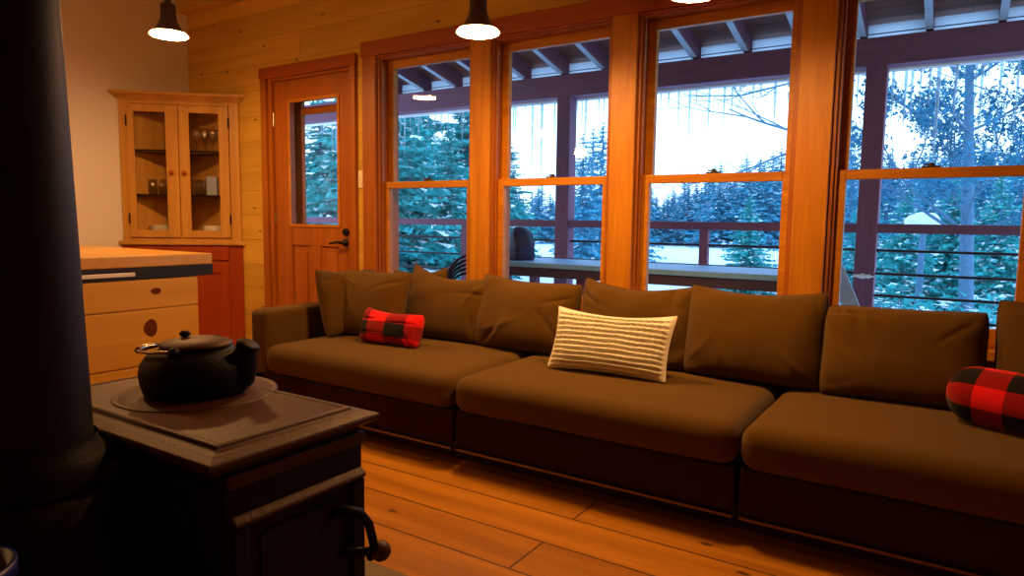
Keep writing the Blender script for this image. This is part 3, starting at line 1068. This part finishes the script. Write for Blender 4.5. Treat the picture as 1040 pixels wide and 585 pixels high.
# side panel mouldings on the right face
mo = MB()
mo2 = MB()
mo.box(bx1 - .002, bx1 + .012, by0 + .01, by1 - .005, .575, .605)
mo.extr([(bx1 - .002, .515), (bx1 + .016, .500), (bx1 + .016, .492), (bx1 - .002, .487)], 'y', by0 + .02, by1 - .005)
mo2.box(bx1 - .002, bx1 + .010, by0 + .02, by0 + .055, .16, .488)
mo2.box(bx1 - .002, bx1 + .010, by1 - .045, by1 - .005, .16, .488)
mo2.box(bx1 - .002, bx1 + .010, by0 + .055, by1 - .045, .16, .20)
mo2.box(bx1 - .002, bx1 + .006, by0 + .085, by1 - .075, .23, .46)
sp_o = part('side_panel', mo2, M['ironbody'], st, 0.004)  # side shade put into the colour: darker iron than the ledges
part('ledge_moulding', mo, M['iron'], st, 0.004)  # lighter iron paints the highlight along the ledges
# back shield facing the camera
bk = MB().box(bx0 + .04, bx1 - .04, by0 - .012, by0 + .003, .17, .58).box(bx0 + .09, bx1 - .09, by0 - .02, by0 - .01, .22, .53)
part('rear_shield', bk, M['ironbody'], st, 0.004)
# front doors on the window side
for a, b_ in ((bx0 + .05, (bx0 + bx1) / 2 - .004), ((bx0 + bx1) / 2 + .004, bx1 - .05)):
    d_ = part('door', MB().box(a, b_, by1 - .002, by1 + .018, .19, .56).box(a + .04, b_ - .04, by1 + .016, by1 + .026, .25, .50), M['ironbody'], st, 0.006)
part('ash_lip', MB().box(bx0, bx1, by1 - .01, by1 + .09, .135, .16), M['ironbody'], st, 0.006)
for (x, y) in ((bx0 + .03, by0 + .03), (bx1 - .03, by0 + .03), (bx0 + .03, by1 - .03), (bx1 - .03, by1 - .03)):
    part('leg', MB().tube([(x, y, .14), (x, y, .10), (x + (.012 if x > cxs else -.012), y, .05), (x + (.02 if x > cxs else -.02), y, .022)], [.03, .024, .018, .026], 12), M['ironbody'], st, smooth=True)
hd = MB().tube([(bx1 - .0, 1.075, .428), (bx1 + .03, 1.09, .438), (bx1 + .048, 1.12, .425), (bx1 + .052, 1.145, .39), (bx1 + .052, 1.158, .345), (bx1 + .052, 1.165, .315)], [.014, .013, .012, .011, .011, .011], 12)
hd.tube([(bx1 - .0, 1.10, .322), (bx1 + .052, 1.15, .318)], .011, 12)
ho = part('door_handle', hd, M['ironbody'], st, smooth=True)
part('knob', MB().lathe([(.010, -.02), (.012, .0), (.023, .008), (.026, .02), (.022, .034), (.010, .042), (.001, .043)], (bx1 + .052, 1.165, .305), 20, 'y'), M['iron'], ho, smooth=True)
# flue collar at the rear
fc = MB().lathe([(.135, .565), (.135, .600), (.128, .625), (.112, .64), (.110, .66)], (-1.58, .625, 0), 40)
fc.box(-1.70, -1.46, .64, .80, .50, .60)
fc.box(-1.80, -1.43, .50, .77, .05, .555)  # dark box added to black out the floor corner below the pipe
part('flue_collar', fc, M['ironbody'], st, smooth=True)

pi_ = thing('stovepipe', 'thick black slightly tapered stovepipe rising at the left edge of the photo', 'stovepipe', (-1.58, .625, .56))
part('pipe', MB().lathe([(.104, .54), (.103, .66), (.077, 1.62), (.076, 1.70), (.079, 1.702), (.079, 1.75), (.076, 1.752), (.076, ZC)], (-1.58, .625, 0), 48), M['pipe'], pi_, smooth=True)
part('elbow_cap', MB().lathe([(.001, .50), (.104, .50), (.104, .54)], (-1.58, .625, 0), 48), M['pipe'], pi_, smooth=True)

ke = thing('kettle', 'black cast iron kettle on the round plate of the wood stove', 'kettle', (kc[0], kc[1], .6635))
KZ = .6635
kcx, kcy = -1.655, 1.035
kb = MB().lathe([(.001, 0), (.118, 0), (.128, .006), (.135, .03), (.138, .058), (.134, .08), (.120, .100), (.098, .112), (.084, .117), (.083, .122), (.076, .122), (.074, .114), (.001, .112)], (kcx, kcy, KZ), 56)
part('body', kb, M['kettle'], ke, smooth=True)
dx, dy = math.cos(math.radians(28)), math.sin(math.radians(28))
sp = MB().tube([(kcx + dx * r_, kcy + dy * r_, KZ + z_) for r_, z_ in ((.085, .035), (.118, .055), (.128, .080), (.134, .105), (.143, .128))], [.052, .046, .036, .029, .025], 20, False)
sp.tube([(kcx + dx * r_, kcy + dy * r_, KZ + z_) for r_, z_ in ((.136, .116), (.1425, .129), (.1445, .133))], [.028, .030, .025], 20)
part('spout', sp, M['kettle'], ke, smooth=True)
ld = MB().lathe([(.088, .122), (.091, .126), (.086, .132), (.055, .140), (.02, .143), (.001, .143)], (kcx, kcy, KZ), 44)
ldo = part('lid', ld, M['iron'], ke, smooth=True)  # lighter iron than the body, painted for light reflected off the lid
part('lid_knob', MB().lathe([(.007, .142), (.006, .149), (.013, .154), (.014, .160), (.009, .165), (.001, .166)], (kcx - dx * .03, kcy - dy * .03, KZ - .006), 20), M['kettle'], ldo, smooth=True)
for s in (-1, 1):
    ex, ey = kcx - dy * s * .100, kcy + dx * s * .100
    part('ear', MB().lathe([(.015, -.006), (.015, .006)], (ex, ey, KZ + .118), 16, 'x', True), M['kettle'], ke, smooth=True)
bp_ = []
for k in range(25):
    a = PI * k / 24
    across, along = math.cos(a) * .100, math.sin(a) * .148
    bp_.append((kcx - dx * along - dy * across, kcy - dy * along + dx * across, KZ + .122 - .012 * math.sin(a)))
part('bail_handle', MB().tube(bp_, .0045, 10), M['wire'], ke, smooth=True)
part('coil_grip', MB().tube(bp_[9:16], .0085, 12), M['wire'], ke, smooth=True)

BX, BY = -1.388, .418
bu = thing('plastic_bin', 'tall dark blue plastic bin in the shadow at the lower left corner', 'bin', (BX, BY, .022))
part('tub', MB().lathe([(.001, 0), (.065, 0), (.080, .47), (.086, .472), (.086, .498), (.079, .498), (.063, .012), (.001, .012)], (BX, BY, .022), 36), M['blue'], bu, smooth=True)
part('carry_handle', MB().tube([(BX + .083 * math.cos(PI * k / 16), BY, .50 + .085 * math.sin(PI * k / 16)) for k in range(17)], .006, 8), M['redplastic'], bu, smooth=True, label='thin dark red handle')

# ------------------------------------------------------------------ porch
def porchbox(name, mb, m, label, cat, bevel=.004, group=None):
    o = part(name, mb, m, None, bevel)
    return tag(o, label, cat, group)


o = part('porch_floor', MB().box(-7.5, 3.5, YO + .005, 6.25, -.14, -.04), M['deck'], None)
o['kind'] = 'structure'; o['label'] = 'boards of the covered porch, snow dusting added to bounce light upward'; o['category'] = 'deck'
o = part('porch_roof', MB().extr([(YO + .01, 2.70 + .22 * (6 - YO)), (6.22, 2.655), (6.22, 2.705), (YO + .01, 2.75 + .22 * (6 - YO))], 'x', -8.0, 4.0), M['soffit'], None)
o['kind'] = 'structure'; o['label'] = 'brown board underside of the porch roof'; o['category'] = 'roof'
o = part('porch_beam', MB().box(-8, 4, 5.93, 6.07, 2.33, 2.54), M['porch'], None, .005)
o['kind'] = 'structure'; o['label'] = 'dark timber beam carrying the porch roof'; o['category'] = 'beam'
for i, x in enumerate((-6.04, -3.345, -.655, 2.03)):
    o = part('porch_post', MB().box(x, x + .145, 5.93, 6.075, -.04, 2.33), M['porchz'], None, .006)
    tag(o, ['porch post hidden left of the first window', 'dark timber porch post seen through the second window', 'dark timber porch post at the left of the fourth window', 'porch post out of view on the right'][i], 'post', 'timber posts of the porch')
RX = [-3.325 + .435 * k for k in range(-6, 11)]
rsrc = None
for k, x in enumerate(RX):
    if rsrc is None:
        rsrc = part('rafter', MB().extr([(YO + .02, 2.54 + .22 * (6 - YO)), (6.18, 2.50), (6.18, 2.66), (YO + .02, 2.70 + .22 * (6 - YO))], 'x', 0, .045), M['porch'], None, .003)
        part('underside_strip', MB().extr([(YO + .02, 2.532 + .22 * (6 - YO)), (5.92, 2.5496), (5.92, 2.5576), (YO + .02, 2.5399 + .22 * (6 - YO))], 'x', -.002, .047), M['grey'], rsrc, label='pale underside of the rafter')  # added pale strip, makes the underside brighter than the rafter
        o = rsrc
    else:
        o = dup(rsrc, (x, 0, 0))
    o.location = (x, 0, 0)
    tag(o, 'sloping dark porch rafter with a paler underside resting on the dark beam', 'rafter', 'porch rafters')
bsrc = None
for k, x in enumerate(RX[:-1]):
    if bsrc is None:
        bsrc = part('gap_panel', MB().box(.046, .434, 6.045, 6.053, 2.542, 2.66), M['gapfill'], None)
        part('rail', MB().box(.046, .434, 6.036, 6.044, 2.585, 2.592), M['porch'], bsrc)
        o = bsrc; o.location = (x, 0, 0)
    else:
        o = dup(bsrc, (x, 0, 0))
    tag(o, 'added pale translucent panel above the porch beam between two rafters', 'panel', 'added translucent panels above the porch beam')
o = part('eave_ice', MB().extr([(6.08, 2.352), (6.13, 2.35), (6.16, 2.335), (6.15, 2.312), (6.11, 2.305), (6.08, 2.315)], 'x', -8, 4), M['snow'], None, .01)
tag(o, 'icy snow ridge clinging to the outer foot of the porch beam', 'snow', kind='stuff')
# railing
rl = thing('porch_railing', 'porch railing with a dark top rail and four thin bars', 'railing', (-2, 6.0, -.04))
part('top_rail', MB().box(-7.4, 3.4, 5.94, 6.06, 1.07, 1.14), M['porch'], rl, .006)
for z in (.935, .755, .585, .42, .255, .10):
    part('bar', MB().tube([(-7.4, 6.0, z), (3.4, 6.0, z)], .011, 8), M['black'], rl)
for x in (-4.53, -1.90, 1.0):
    part('baluster_post', MB().box(x, x + .075, 5.965, 6.035, -.04, 1.07), M['porchz'], rl, .004)
# table
tb = thing('porch_table', 'long porch table with skylight painted blue on its top behind the second and third windows', 'table', (-2.1, 5.3, -.04))
part('tabletop', MB().box(-3.5, -.72, 4.92, 5.68, .735, .775), M['tabletop'], tb, .006)
part('apron', MB().box(-3.42, -.80, 4.95, 4.985, .655, .735).box(-3.42, -.80, 5.615, 5.65, .655, .735).box(-3.42, -3.385, 4.985, 5.615, .655, .735).box(-.835, -.80, 4.985, 5.615, .655, .735), M['apron'], tb, .003)
for x in (-3.38, -2.62, -.92):
    for y in (5.02, 5.52):
        part('leg', MB().box(x, x + .08, y, y + .07, -.04, .735), M['porchz'], tb, .004)
tc_ = MB()
rings = [(.105, .775, 0), (.112, .80, .01), (.10, .92, .02), (.085, 1.02, .0), (.05, 1.065, -.01), (.02, 1.075, -.03)]
vs, fs = [], []
for r_, z_, off in rings:
    for k in range(20):
        a = 2 * PI * k / 20
        rr = r_ * (1 + .12 * math.sin(5 * a + z_ * 9))
        vs.append((-3.29 + off + rr * math.cos(a), 5.22 + rr * math.sin(a) * 1.3, z_))
for i in range(len(rings) - 1):
    for k in range(20):
        fs.append((i * 20 + k, i * 20 + (k + 1) % 20, (i + 1) * 20 + (k + 1) % 20, (i + 1) * 20 + k))
fs.append(tuple(range(100, 120))); fs.append(tuple(range(19, -1, -1)))
o = part('covered_bundle', MB().add(vs, fs), M['tarp'], None, 0, True)
tag(o, 'dark blue covered bundle standing on the left end of the porch table', 'bundle')
# stacked chairs
def chair():
    r = thing('patio_chair', 'black tube patio chair at the bottom of the stack outside the first window', 'chair', (-3.6, 4.8, -.04), 0, 'stacked patio chairs')
    w = .25
    hoop = [(-w, .02, .40)] + [(-w * math.cos(PI * k / 14), .02 + .05 * math.sin(PI * k / 14), .46 + .24 * math.sin(PI * k / 14)) for k in range(15)] + [(w, .02, .40)]
    part('back_hoop', MB().tube(hoop, .013, 8), M['black'], r, smooth=True, world=False)
    part('seat', MB().rbox(-.24, .24, -.44, .03, .385, .415, .012, 4), M['black'], r, smooth=True, world=False)
    for sx in (-1, 1):
        part('leg', MB().tube([(sx * w, .02, .40), (sx * (w + .02), .10, 0)], .012, 8), M['black'], r, world=False)
        part('leg', MB().tube([(sx * .23, -.42, .40), (sx * .25, -.46, 0)], .012, 8), M['black'], r, world=False)
    return r


c0 = chair()
for k in range(1, 5):
    dup(c0, (-3.6 + .028 * k, 4.8 - .03 * k, -.04 + .042 * k), None, None,
        ['', 'black tube patio chair second from the bottom of the stack outside the first window', 'black tube patio chair in the middle of the stack outside the first window', 'black tube patio chair second from the top of the stack outside the first window', 'black tube patio chair on top of the stack outside the first window'][k])
# leaning board + snow on the post
o = part('leaning_board', MB().box(-.055, .055, -.012, .012, 0, 1.25), M['grey'], None, .003)
o.location = (-.37, 5.55, -.04); o.rotation_euler = (math.radians(-6), math.radians(-24), 0)
tag(o, 'grey board leaning by the porch post at the fourth window', 'board')
sn = MB()
vs, fs = [], []
for i in range(9):
    for k in range(8):
        a = 2 * PI * k / 8
        s = math.sin(PI * i / 8)
        vs.append((-.66 + .155 * i / 8, 5.905 + .022 * math.cos(a) * (s + .1), .735 + (.010 + .012 * abs(math.sin(i * 1.3))) * math.sin(a) * (s + .1)))
for i in range(8):
    for k in range(8):
        fs.append((i * 8 + k, i * 8 + (k + 1) % 8, i * 8 + 8 + (k + 1) % 8, i * 8 + 8 + k))
o = part('snow_ridge', sn.add(vs, fs), M['snow'], None, 0, True)
tag(o, 'thin ridge of snow stuck to the porch post at the fourth window', 'snow', kind='stuff')

# icicles
isrc = []
for q in range(4):
    L = 1.0
    pr = []
    for i in range(14):
        t_ = i / 13
        pr.append((.013 * (1 - t_) ** .75 * (1 + .18 * math.sin(i * 2.1 + q)) + .0012, -L * t_))
    isrc.append(pr)
icm = []
for q in range(4):
    icm.append(part('icicle', MB().lathe(isrc[q], n=8, cap=True), M['ice'], None, 0, True))
kk = 0
x = -7.2
while x < 1.0:
    x += rnd.uniform(.03, .14)
    inw = x < -4.3
    ln = rnd.choice((.10, .16, .22, .30, .38)) * rnd.uniform(.8, 1.3)
    if rnd.random() < .25:
        ln *= 1.9
    if -1.3 < x < 1:
        ln *= 1.5
    o = icm[kk % 4] if kk < 4 else icm[kk % 4].copy()
    if kk >= 4:
        COL.objects.link(o)
    kk += 1
    w_ = rnd.uniform(.6, 1.05) * (.7 + ln * .5)
    o.location = (x, 6.12 + rnd.uniform(-.02, .02), 2.318)
    o.scale = (w_, w_, ln)
    o.rotation_euler = (0, 0, rnd.uniform(0, 6))
    tag(o, 'slender icicle hanging below the dark porch beam', 'icicle', 'icicles along the porch eave')

# ------------------------------------------------------------------ land and trees
GZ = -1.35
vs, fs = [], []
NX, NY = 60, 60
for j in range(NY + 1):
    for i in range(NX + 1):
        yy = 6.3 + 314 * (j / NY) ** 2.4
        xx = (-1 + 2 * i / NX) * (40 + yy * 1.5) - yy * .35
        zz = GZ + .25 * noise.noise(Vector((xx * .15, yy * .15, 0))) * (1 if yy < 40 else .5)
        vs.append((xx, yy, zz))
for j in range(NY):
    for i in range(NX):
        a = j * (NX + 1) + i
        fs.append((a, a + 1, a + NX + 2, a + NX + 1))
o = part('ground', MB().add(vs, fs), M['snow'], None, 0, True)
o['kind'] = 'structure'; o['label'] = 'snow covered ground and frozen clearing outside'; o['category'] = 'ground'


def conifer(name, h, rad, seed, mats, nb=9, lv=26, spr=16, snow=.12, low=.06):
    R_ = random.Random(seed)
    r = D.objects.new(name, None)
    COL.objects.link(r)
    part('trunk', MB().tube([(0, 0, -.3), (0, 0, h * .5), (.02, 0, h * .97)], [h * .016 + .02, h * .010 + .01, .006], 7), M['bark'], r, world=False)
    fo, sw_ = MB(), MB()
    for l in range(lv):
        t_ = low + (1 - low) * (l + R_.random() * .6) / lv
        z = h * t_
        br = rad * (1 - t_) ** .85 * R_.uniform(.75, 1.15) + .05
        for b_ in range(nb):
            a = R_.uniform(0, 2 * PI)
            ll = br * R_.uniform(.6, 1.1)
            droop = R_.uniform(.15, .5) * (1 - t_ * .7)
            z = h * min(.99, max(low, t_ + R_.uniform(-.6, .6) / lv))
            ca, sa = math.cos(a), math.sin(a)
            for k in range(spr):
                s = (k + R_.random()) / spr
                px, py, pz = ca * ll * s, sa * ll * s, z - droop * ll * s + .12 * ll * s * s
                side = R_.uniform(-1, 1) * .30 * ll * (1 - s * .6)
                tip = Vector((px - sa * side + ca * .12 * ll, py + ca * side + sa * .12 * ll, pz - abs(side) * .35 - R_.uniform(0, .10) * ll))
                wv_ = .06 * ll + .035
                p1 = Vector((px + R_.uniform(-wv_, wv_), py + R_.uniform(-wv_, wv_), pz + wv_ * .5))
                p2 = Vector((px + R_.uniform(-wv_, wv_), py + R_.uniform(-wv_, wv_), pz - wv_ * .8))
                tgt = sw_ if R_.random() < snow else fo
                if tgt is sw_:
                    p1.z += .03; tip.z += .05
                    p2 = Vector((px + ca * wv_ * 2 - sa * wv_, py + sa * wv_ * 2 + ca * wv_, pz + .03))
                tgt.add([p1, p2, tip], [(0, 1, 2)])
    part('foliage', fo, mats, r, world=False)
    if sw_.f:
        part('snow_load', sw_, M['snow'], r, world=False)
    return r


def polar(px_deg, dist):
    """a point at a bearing (degrees right of straight ahead through the wall) and a distance"""
    a = math.radians(px_deg)
    return (math.sin(a) * dist, math.cos(a) * dist, GZ)


protos = [conifer('spruce_tree', 9.0, 2.3, 11, M['needle'], 13, 34, 20, .06),
          conifer('spruce_tree', 7.0, 2.0, 12, M['needle2'], 13, 30, 20, .08),
          conifer('spruce_tree', 8.0, 1.7, 13, M['needle3'], 12, 28, 14, .05)]
used = [False] * 3


def plant(k, bearing, dist, s, label, group=None, wide=1.3):
    loc = polar(bearing, dist)
    rz = rnd.uniform(0, 6.28)
    if not used[k]:
        o = protos[k]; used[k] = True
        o.location = loc; o.rotation_euler = (0, 0, rz); o.scale = (s * wide, s * wide, s)
    else:
        o = dup(protos[k], loc, (0, 0, rz), (s * wide, s * wide, s))
    return tag(o, label, 'tree', group)


# first window: a thick wall of spruce
for i, (b_, d_, s, k) in enumerate(((-43.5, 17, .80, 0), (-41.5, 20, .92, 1), (-39.8, 24, .85, 1), (-38.2, 19, .72, 1), (-36.6, 26, .95, 0), (-44.8, 24, 1.15, 0), (-40.6, 30, 1.2, 0), (-37.4, 32, 1.05, 1), (-46.5, 18, .9, 1), (-48.5, 30, .9, 0), (-50.5, 34, .8, 1), (-52, 26, .6, 0))):
    plant(k, b_, d_, s, 'dense dark spruce in the thicket seen through the first window', 'spruces behind the first window')
# second window right of the post, third window rising ground cover
for i, (b_, d_, s, k) in enumerate(((-33.3, 33, .72, 0), (-27.2, 40, .95, 2), (-25.6, 44, 1.1, 2), (-24.3, 42, 1.0, 2), (-26.4, 50, 1.15, 2), (-22.9, 48, 1.0, 2))):
    plant(k, b_, d_, s, 'haze tinted spruce standing in the middle distance behind the second window' if k == 2 else 'single dark spruce at the left edge of the second window', 'middle distance spruces' if k == 2 else None)
plant(1, -13.9, 24, .50, 'small snow flecked spruce standing before the clearing in the third window')
for i in range(150):
    b_ = -36 + 44 * i / 149 + rnd.uniform(-.3, .3)
    d_ = rnd.uniform(76, 98)
    base = .78 if b_ < -20 else (.82 + (b_ + 20) * .05 if b_ < -10 else 1.25)
    plant(2, b_, d_, base * rnd.uniform(.85, 1.15), 'haze tinted spruce in the far treeline across the snowy clearing', 'far treeline', 1.8)
# fourth window
for i, (b_, d_, s, k) in enumerate(((-8.0, 27, .62, 2), (-5.6, 24, .55, 1), (-4.4, 30, .66, 2), (-3.0, 22, .52, 1), (-1.6, 28, .66, 2), (-.2, 24, .60, 1), (1.2, 27, .66, 2), (2.4, 22, .56, 1), (3.8, 26, .7, 2), (5.2, 24, .7, 1), (6.8, 28, .8, 2), (-6.8, 34, .7, 2), (-2.2, 36, .75, 2), (.6, 38, .8, 2), (3.2, 36, .85, 2))):
    plant(k, b_, d_, s, 'snow flecked spruce in the thicket seen through the fourth window', 'spruces behind the fourth window')


def branchy(name, loc, h, seed, lean, leaf, label, r0=.13, depth=4, dirs=None, spread=.55, leafsize=.10, leafn=26, levels=None, per=2):
    R_ = random.Random(seed)
    root = D.objects.new(name, None)
    COL.objects.link(root)
    root.location = loc
    tag(root, label, 'tree')
    trunk, br, lv = MB(), MB(), MB()
    tips = []

    def grow(p, d, L, r, dep, mb):
        pts = [p]
        q, dd = Vector(p), Vector(d)
        for k in range(5):
            dd = (dd + Vector((R_.uniform(-.16, .16), R_.uniform(-.16, .16), R_.uniform(-.08, .10)))).normalized()
            q = q + dd * L / 5
            pts.append(q.copy())
        mb.tube(pts, [r * (1 - .12 * k) for k in range(6)], 6, False)
        if dep == 0:
            tips.extend(pts[2:])
            return
        for k in range(3 if dep > 1 else 4):
            s = pts[R_.randint(2, 5)]
            nd = (dd + Vector((R_.uniform(-1, 1), R_.uniform(-1, 1), R_.uniform(-.45, .6))) * spread * 1.6).normalized()
            grow(s, nd, L * R_.uniform(.55, .8), r * .5, dep - 1, br)
    # trunk
    tpts = [Vector((lean[0] * k / 8, lean[1] * k / 8, h * k / 8 - .2)) for k in range(9)]
    trunk.tube(tpts, [r0 * (1 - .085 * k) for k in range(9)], 9)
    for k in range(*(levels or (3, 9))):
        for j in range(per):
            a = R_.uniform(0, 2 * PI)
            d = Vector((math.cos(a), math.sin(a), R_.uniform(.05, .6)))
            if dirs:
                d = Vector(R_.choice(dirs)) + Vector((R_.uniform(-.3, .3), R_.uniform(-.3, .3), R_.uniform(-.25, .3)))
            grow(tpts[k], d.normalized(), h * R_.uniform(.13, .22), r0 * (1 - .085 * k) * .38, depth - 2, br)
    part('trunk', trunk, M['bark'], root, 0, True, world=False)
    part('branches', br, M['bark'], root, 0, True, world=False)
    if leaf:
        for t_ in tips:
            if R_.random() < .6:
                continue
            for k in range(leafn):
                c_ = t_ + Vector((R_.gauss(0, .10), R_.gauss(0, .10), R_.gauss(0, .08)))
                a1 = Vector((R_.uniform(-1, 1), R_.uniform(-1, 1), R_.uniform(-1, 1))) * leafsize
                a2 = Vector((R_.uniform(-1, 1), R_.uniform(-1, 1), R_.uniform(-1, 1))) * leafsize
                lv.add([c_, c_ + a1, c_ + a2], [(0, 1, 2)])
        part('leaves', lv, leaf, root, world=False)
    return root


branchy('oak_tree', polar(1.2, 13.5), 6.8, 5, (-.35, .3), M['oakleaf'], 'tall tree with clumped dark leaves filling the top of the fourth window', .13, 4, leafn=30, leafsize=.075, levels=(3, 9), per=4)
branchy('oak_tree', polar(5.5, 16), 9.0, 15, (.3, .3), M['oakleaf'], 'second leafy tree at the right edge of the fourth window', .15, 4, levels=(3, 9))
branchy('bare_tree', polar(-9.2, 11.5), 8.0, 8, (.2, .3), None, 'bare tree whose branches reach across the sky of the third window', .11, 4, dirs=[(-1, -.35, .05), (-1, -.2, -.25), (-.9, -.4, .3), (-.6, -.5, .1)], levels=(4, 8))


def shrub(loc, s, seed, label, group):
    R_ = random.Random(seed)
    root = D.objects.new('snowy_shrub', None)
    COL.objects.link(root)
    root.location = loc
    root.scale = (s, s, s)
    tag(root, label, 'shrub', group)
    tw, fo, sw_ = MB(), MB(), MB()
    for k in range(26):
        a = R_.uniform(0, 2 * PI)
        e = R_.uniform(.3, 1.2)
        tip = Vector((math.cos(a) * math.cos(e), math.sin(a) * math.cos(e), math.sin(e))) * R_.uniform(.6, 1.1)
        tw.tube([(0, 0, -.1), tip * .5 + Vector((0, 0, .1)), tip], [.02, .012, .005], 5, False)
        for q in range(22):
            c_ = tip * R_.uniform(.4, 1.05) + Vector((R_.gauss(0, .09), R_.gauss(0, .09), R_.gauss(0, .07)))
            a1 = Vector((R_.uniform(-1, 1), R_.uniform(-1, 1), R_.uniform(-.7, .7))) * .13
            a2 = Vector((R_.uniform(-1, 1), R_.uniform(-1, 1), R_.uniform(-.7, .7))) * .13
            if R_.random() < .42:
                a1.z *= .3; a2.z *= .3
                c_.z += .04
                sw_.add([c_, c_ + a1, c_ + a2], [(0, 1, 2)])
            else:
                fo.add([c_, c_ + a1, c_ + a2], [(0, 1, 2)])
    part('twigs', tw, M['bark'], root, world=False)
    part('foliage', fo, M['needle2'], root, world=False)
    part('snow_load', sw_, M['snow'], root, world=False)
    return root


s0 = shrub(polar(-4.0, 13), 1.3, 31, 'snow laden shrub below the railing in the fourth window', 'snowy shrubs behind the fourth window')
for i in range(16):
    dup(s0, polar(-5.5 + 9.5 * rnd.random(), rnd.uniform(9.5, 17)), (0, 0, rnd.uniform(0, 6)), (rnd.uniform(.8, 1.4),) * 3)
s1 = dup(s0, polar(-41, 13), (0, 0, 1), (1.3,) * 3, 'snow laden shrub below the railing in the first window', 'snowy shrubs behind the first window')
for i in range(7):
    dup(s1, polar(-44.5 + 9 * rnd.random(), rnd.uniform(11, 16)), (0, 0, rnd.uniform(0, 6)), (rnd.uniform(.8, 1.4),) * 3)
# snow capped boulder seen above the railing of the fourth window
mbx = MB()
bm = bmesh.new(); bmesh.ops.create_icosphere(bm, subdivisions=4, radius=1.0)
for v in bm.verts:
    n_ = v.co.normalized()
    v.co = Vector((n_.x * 1.25, n_.y * .9, n_.z * .75)) * (1 + .16 * noise.noise(n_ * 1.6))
mbx.add([v.co.copy() for v in bm.verts], [[v.index for v in f.verts] for f in bm.faces]); bm.free()
bl_ = polar(-2.0, 16.05); o = part('snow_mound', mbx, M['snow'], None, 0, True); o.location = (bl_[0], bl_[1], 1.21); o.scale = (.26, .34, .27)
tag(o, 'rounded mound of snow above the railing at the left of the fourth window', 'snow mound')
mbx = MB()
o2 = part('dead_snag', MB().lathe([(.07, -2.6), (.06, -.9), (.055, -.04), (.04, .0), (.001, .01)], n=20), M['bark'], None, 0, True)
o2.location = (bl_[0], bl_[1], 1.13)
tag(o2, 'slim dead tree stem carrying the snow mound behind the fourth window', 'tree stem')

# ------------------------------------------------------------------ sky and light
w = D.worlds.new('overcast winter sky')
bpy.context.scene.world = w
w.use_nodes = True
nt = w.node_tree
bg = nt.nodes['Background']
tc = nt.nodes.new('ShaderNodeTexCoord')
sp_ = nt.nodes.new('ShaderNodeSeparateXYZ')
nt.links.new(tc.outputs['Generated'], sp_.inputs[0])
rp = nt.nodes.new('ShaderNodeValToRGB')
rp.color_ramp.elements[0].position = 0.0
rp.color_ramp.elements[0].color = (0.46, 0.70, 1.0, 1)
rp.color_ramp.elements[1].position = 0.6
rp.color_ramp.elements[1].color = (0.30, 0.57, 1.0, 1)
nt.links.new(sp_.outputs['Z'], rp.inputs['Fac'])
nt.links.new(rp.outputs[0], bg.inputs['Color'])
bg.inputs['Strength'].default_value = 3.2

# ------------------------------------------------------------------ camera
f, pit, yaw, rol = 693.0, .0972359962, .574398964, .0137354646
d = Vector((-math.sin(yaw) * math.cos(pit), math.cos(yaw) * math.cos(pit), -math.sin(pit)))
r = Vector((math.cos(yaw), math.sin(yaw), 0))
u = r.cross(d)
r2 = r * math.cos(rol) + u * math.sin(rol)
u2 = -r * math.sin(rol) + u * math.cos(rol)
cd = D.cameras.new('camera')
cam = D.objects.new('camera', cd)
COL.objects.link(cam)
cam.matrix_world = Matrix(((r2.x, u2.x, -d.x, 0), (r2.y, u2.y, -d.y, 0), (r2.z, u2.z, -d.z, 1.12), (0, 0, 0, 1)))
cd.sensor_width = 36.0
cd.lens = f / 1040 * 36
cd.clip_start = 0.02
cd.clip_end = 1000
sc = bpy.context.scene
sc.camera = cam
sc.view_settings.view_transform = 'Standard'
sc.view_settings.look = 'None'
sc.view_settings.exposure = 0.0
sc.view_settings.gamma = 1.0
sc.view_settings.use_curve_mapping = False
sc.cycles.use_denoising = True
sc.cycles.max_bounces = 10
sc.cycles.diffuse_bounces = 5
sc.cycles.transparent_max_bounces = 24
sc.cycles.sample_clamp_indirect = 6.0
sc.cycles.caustics_reflective = False
sc.cycles.caustics_refractive = False
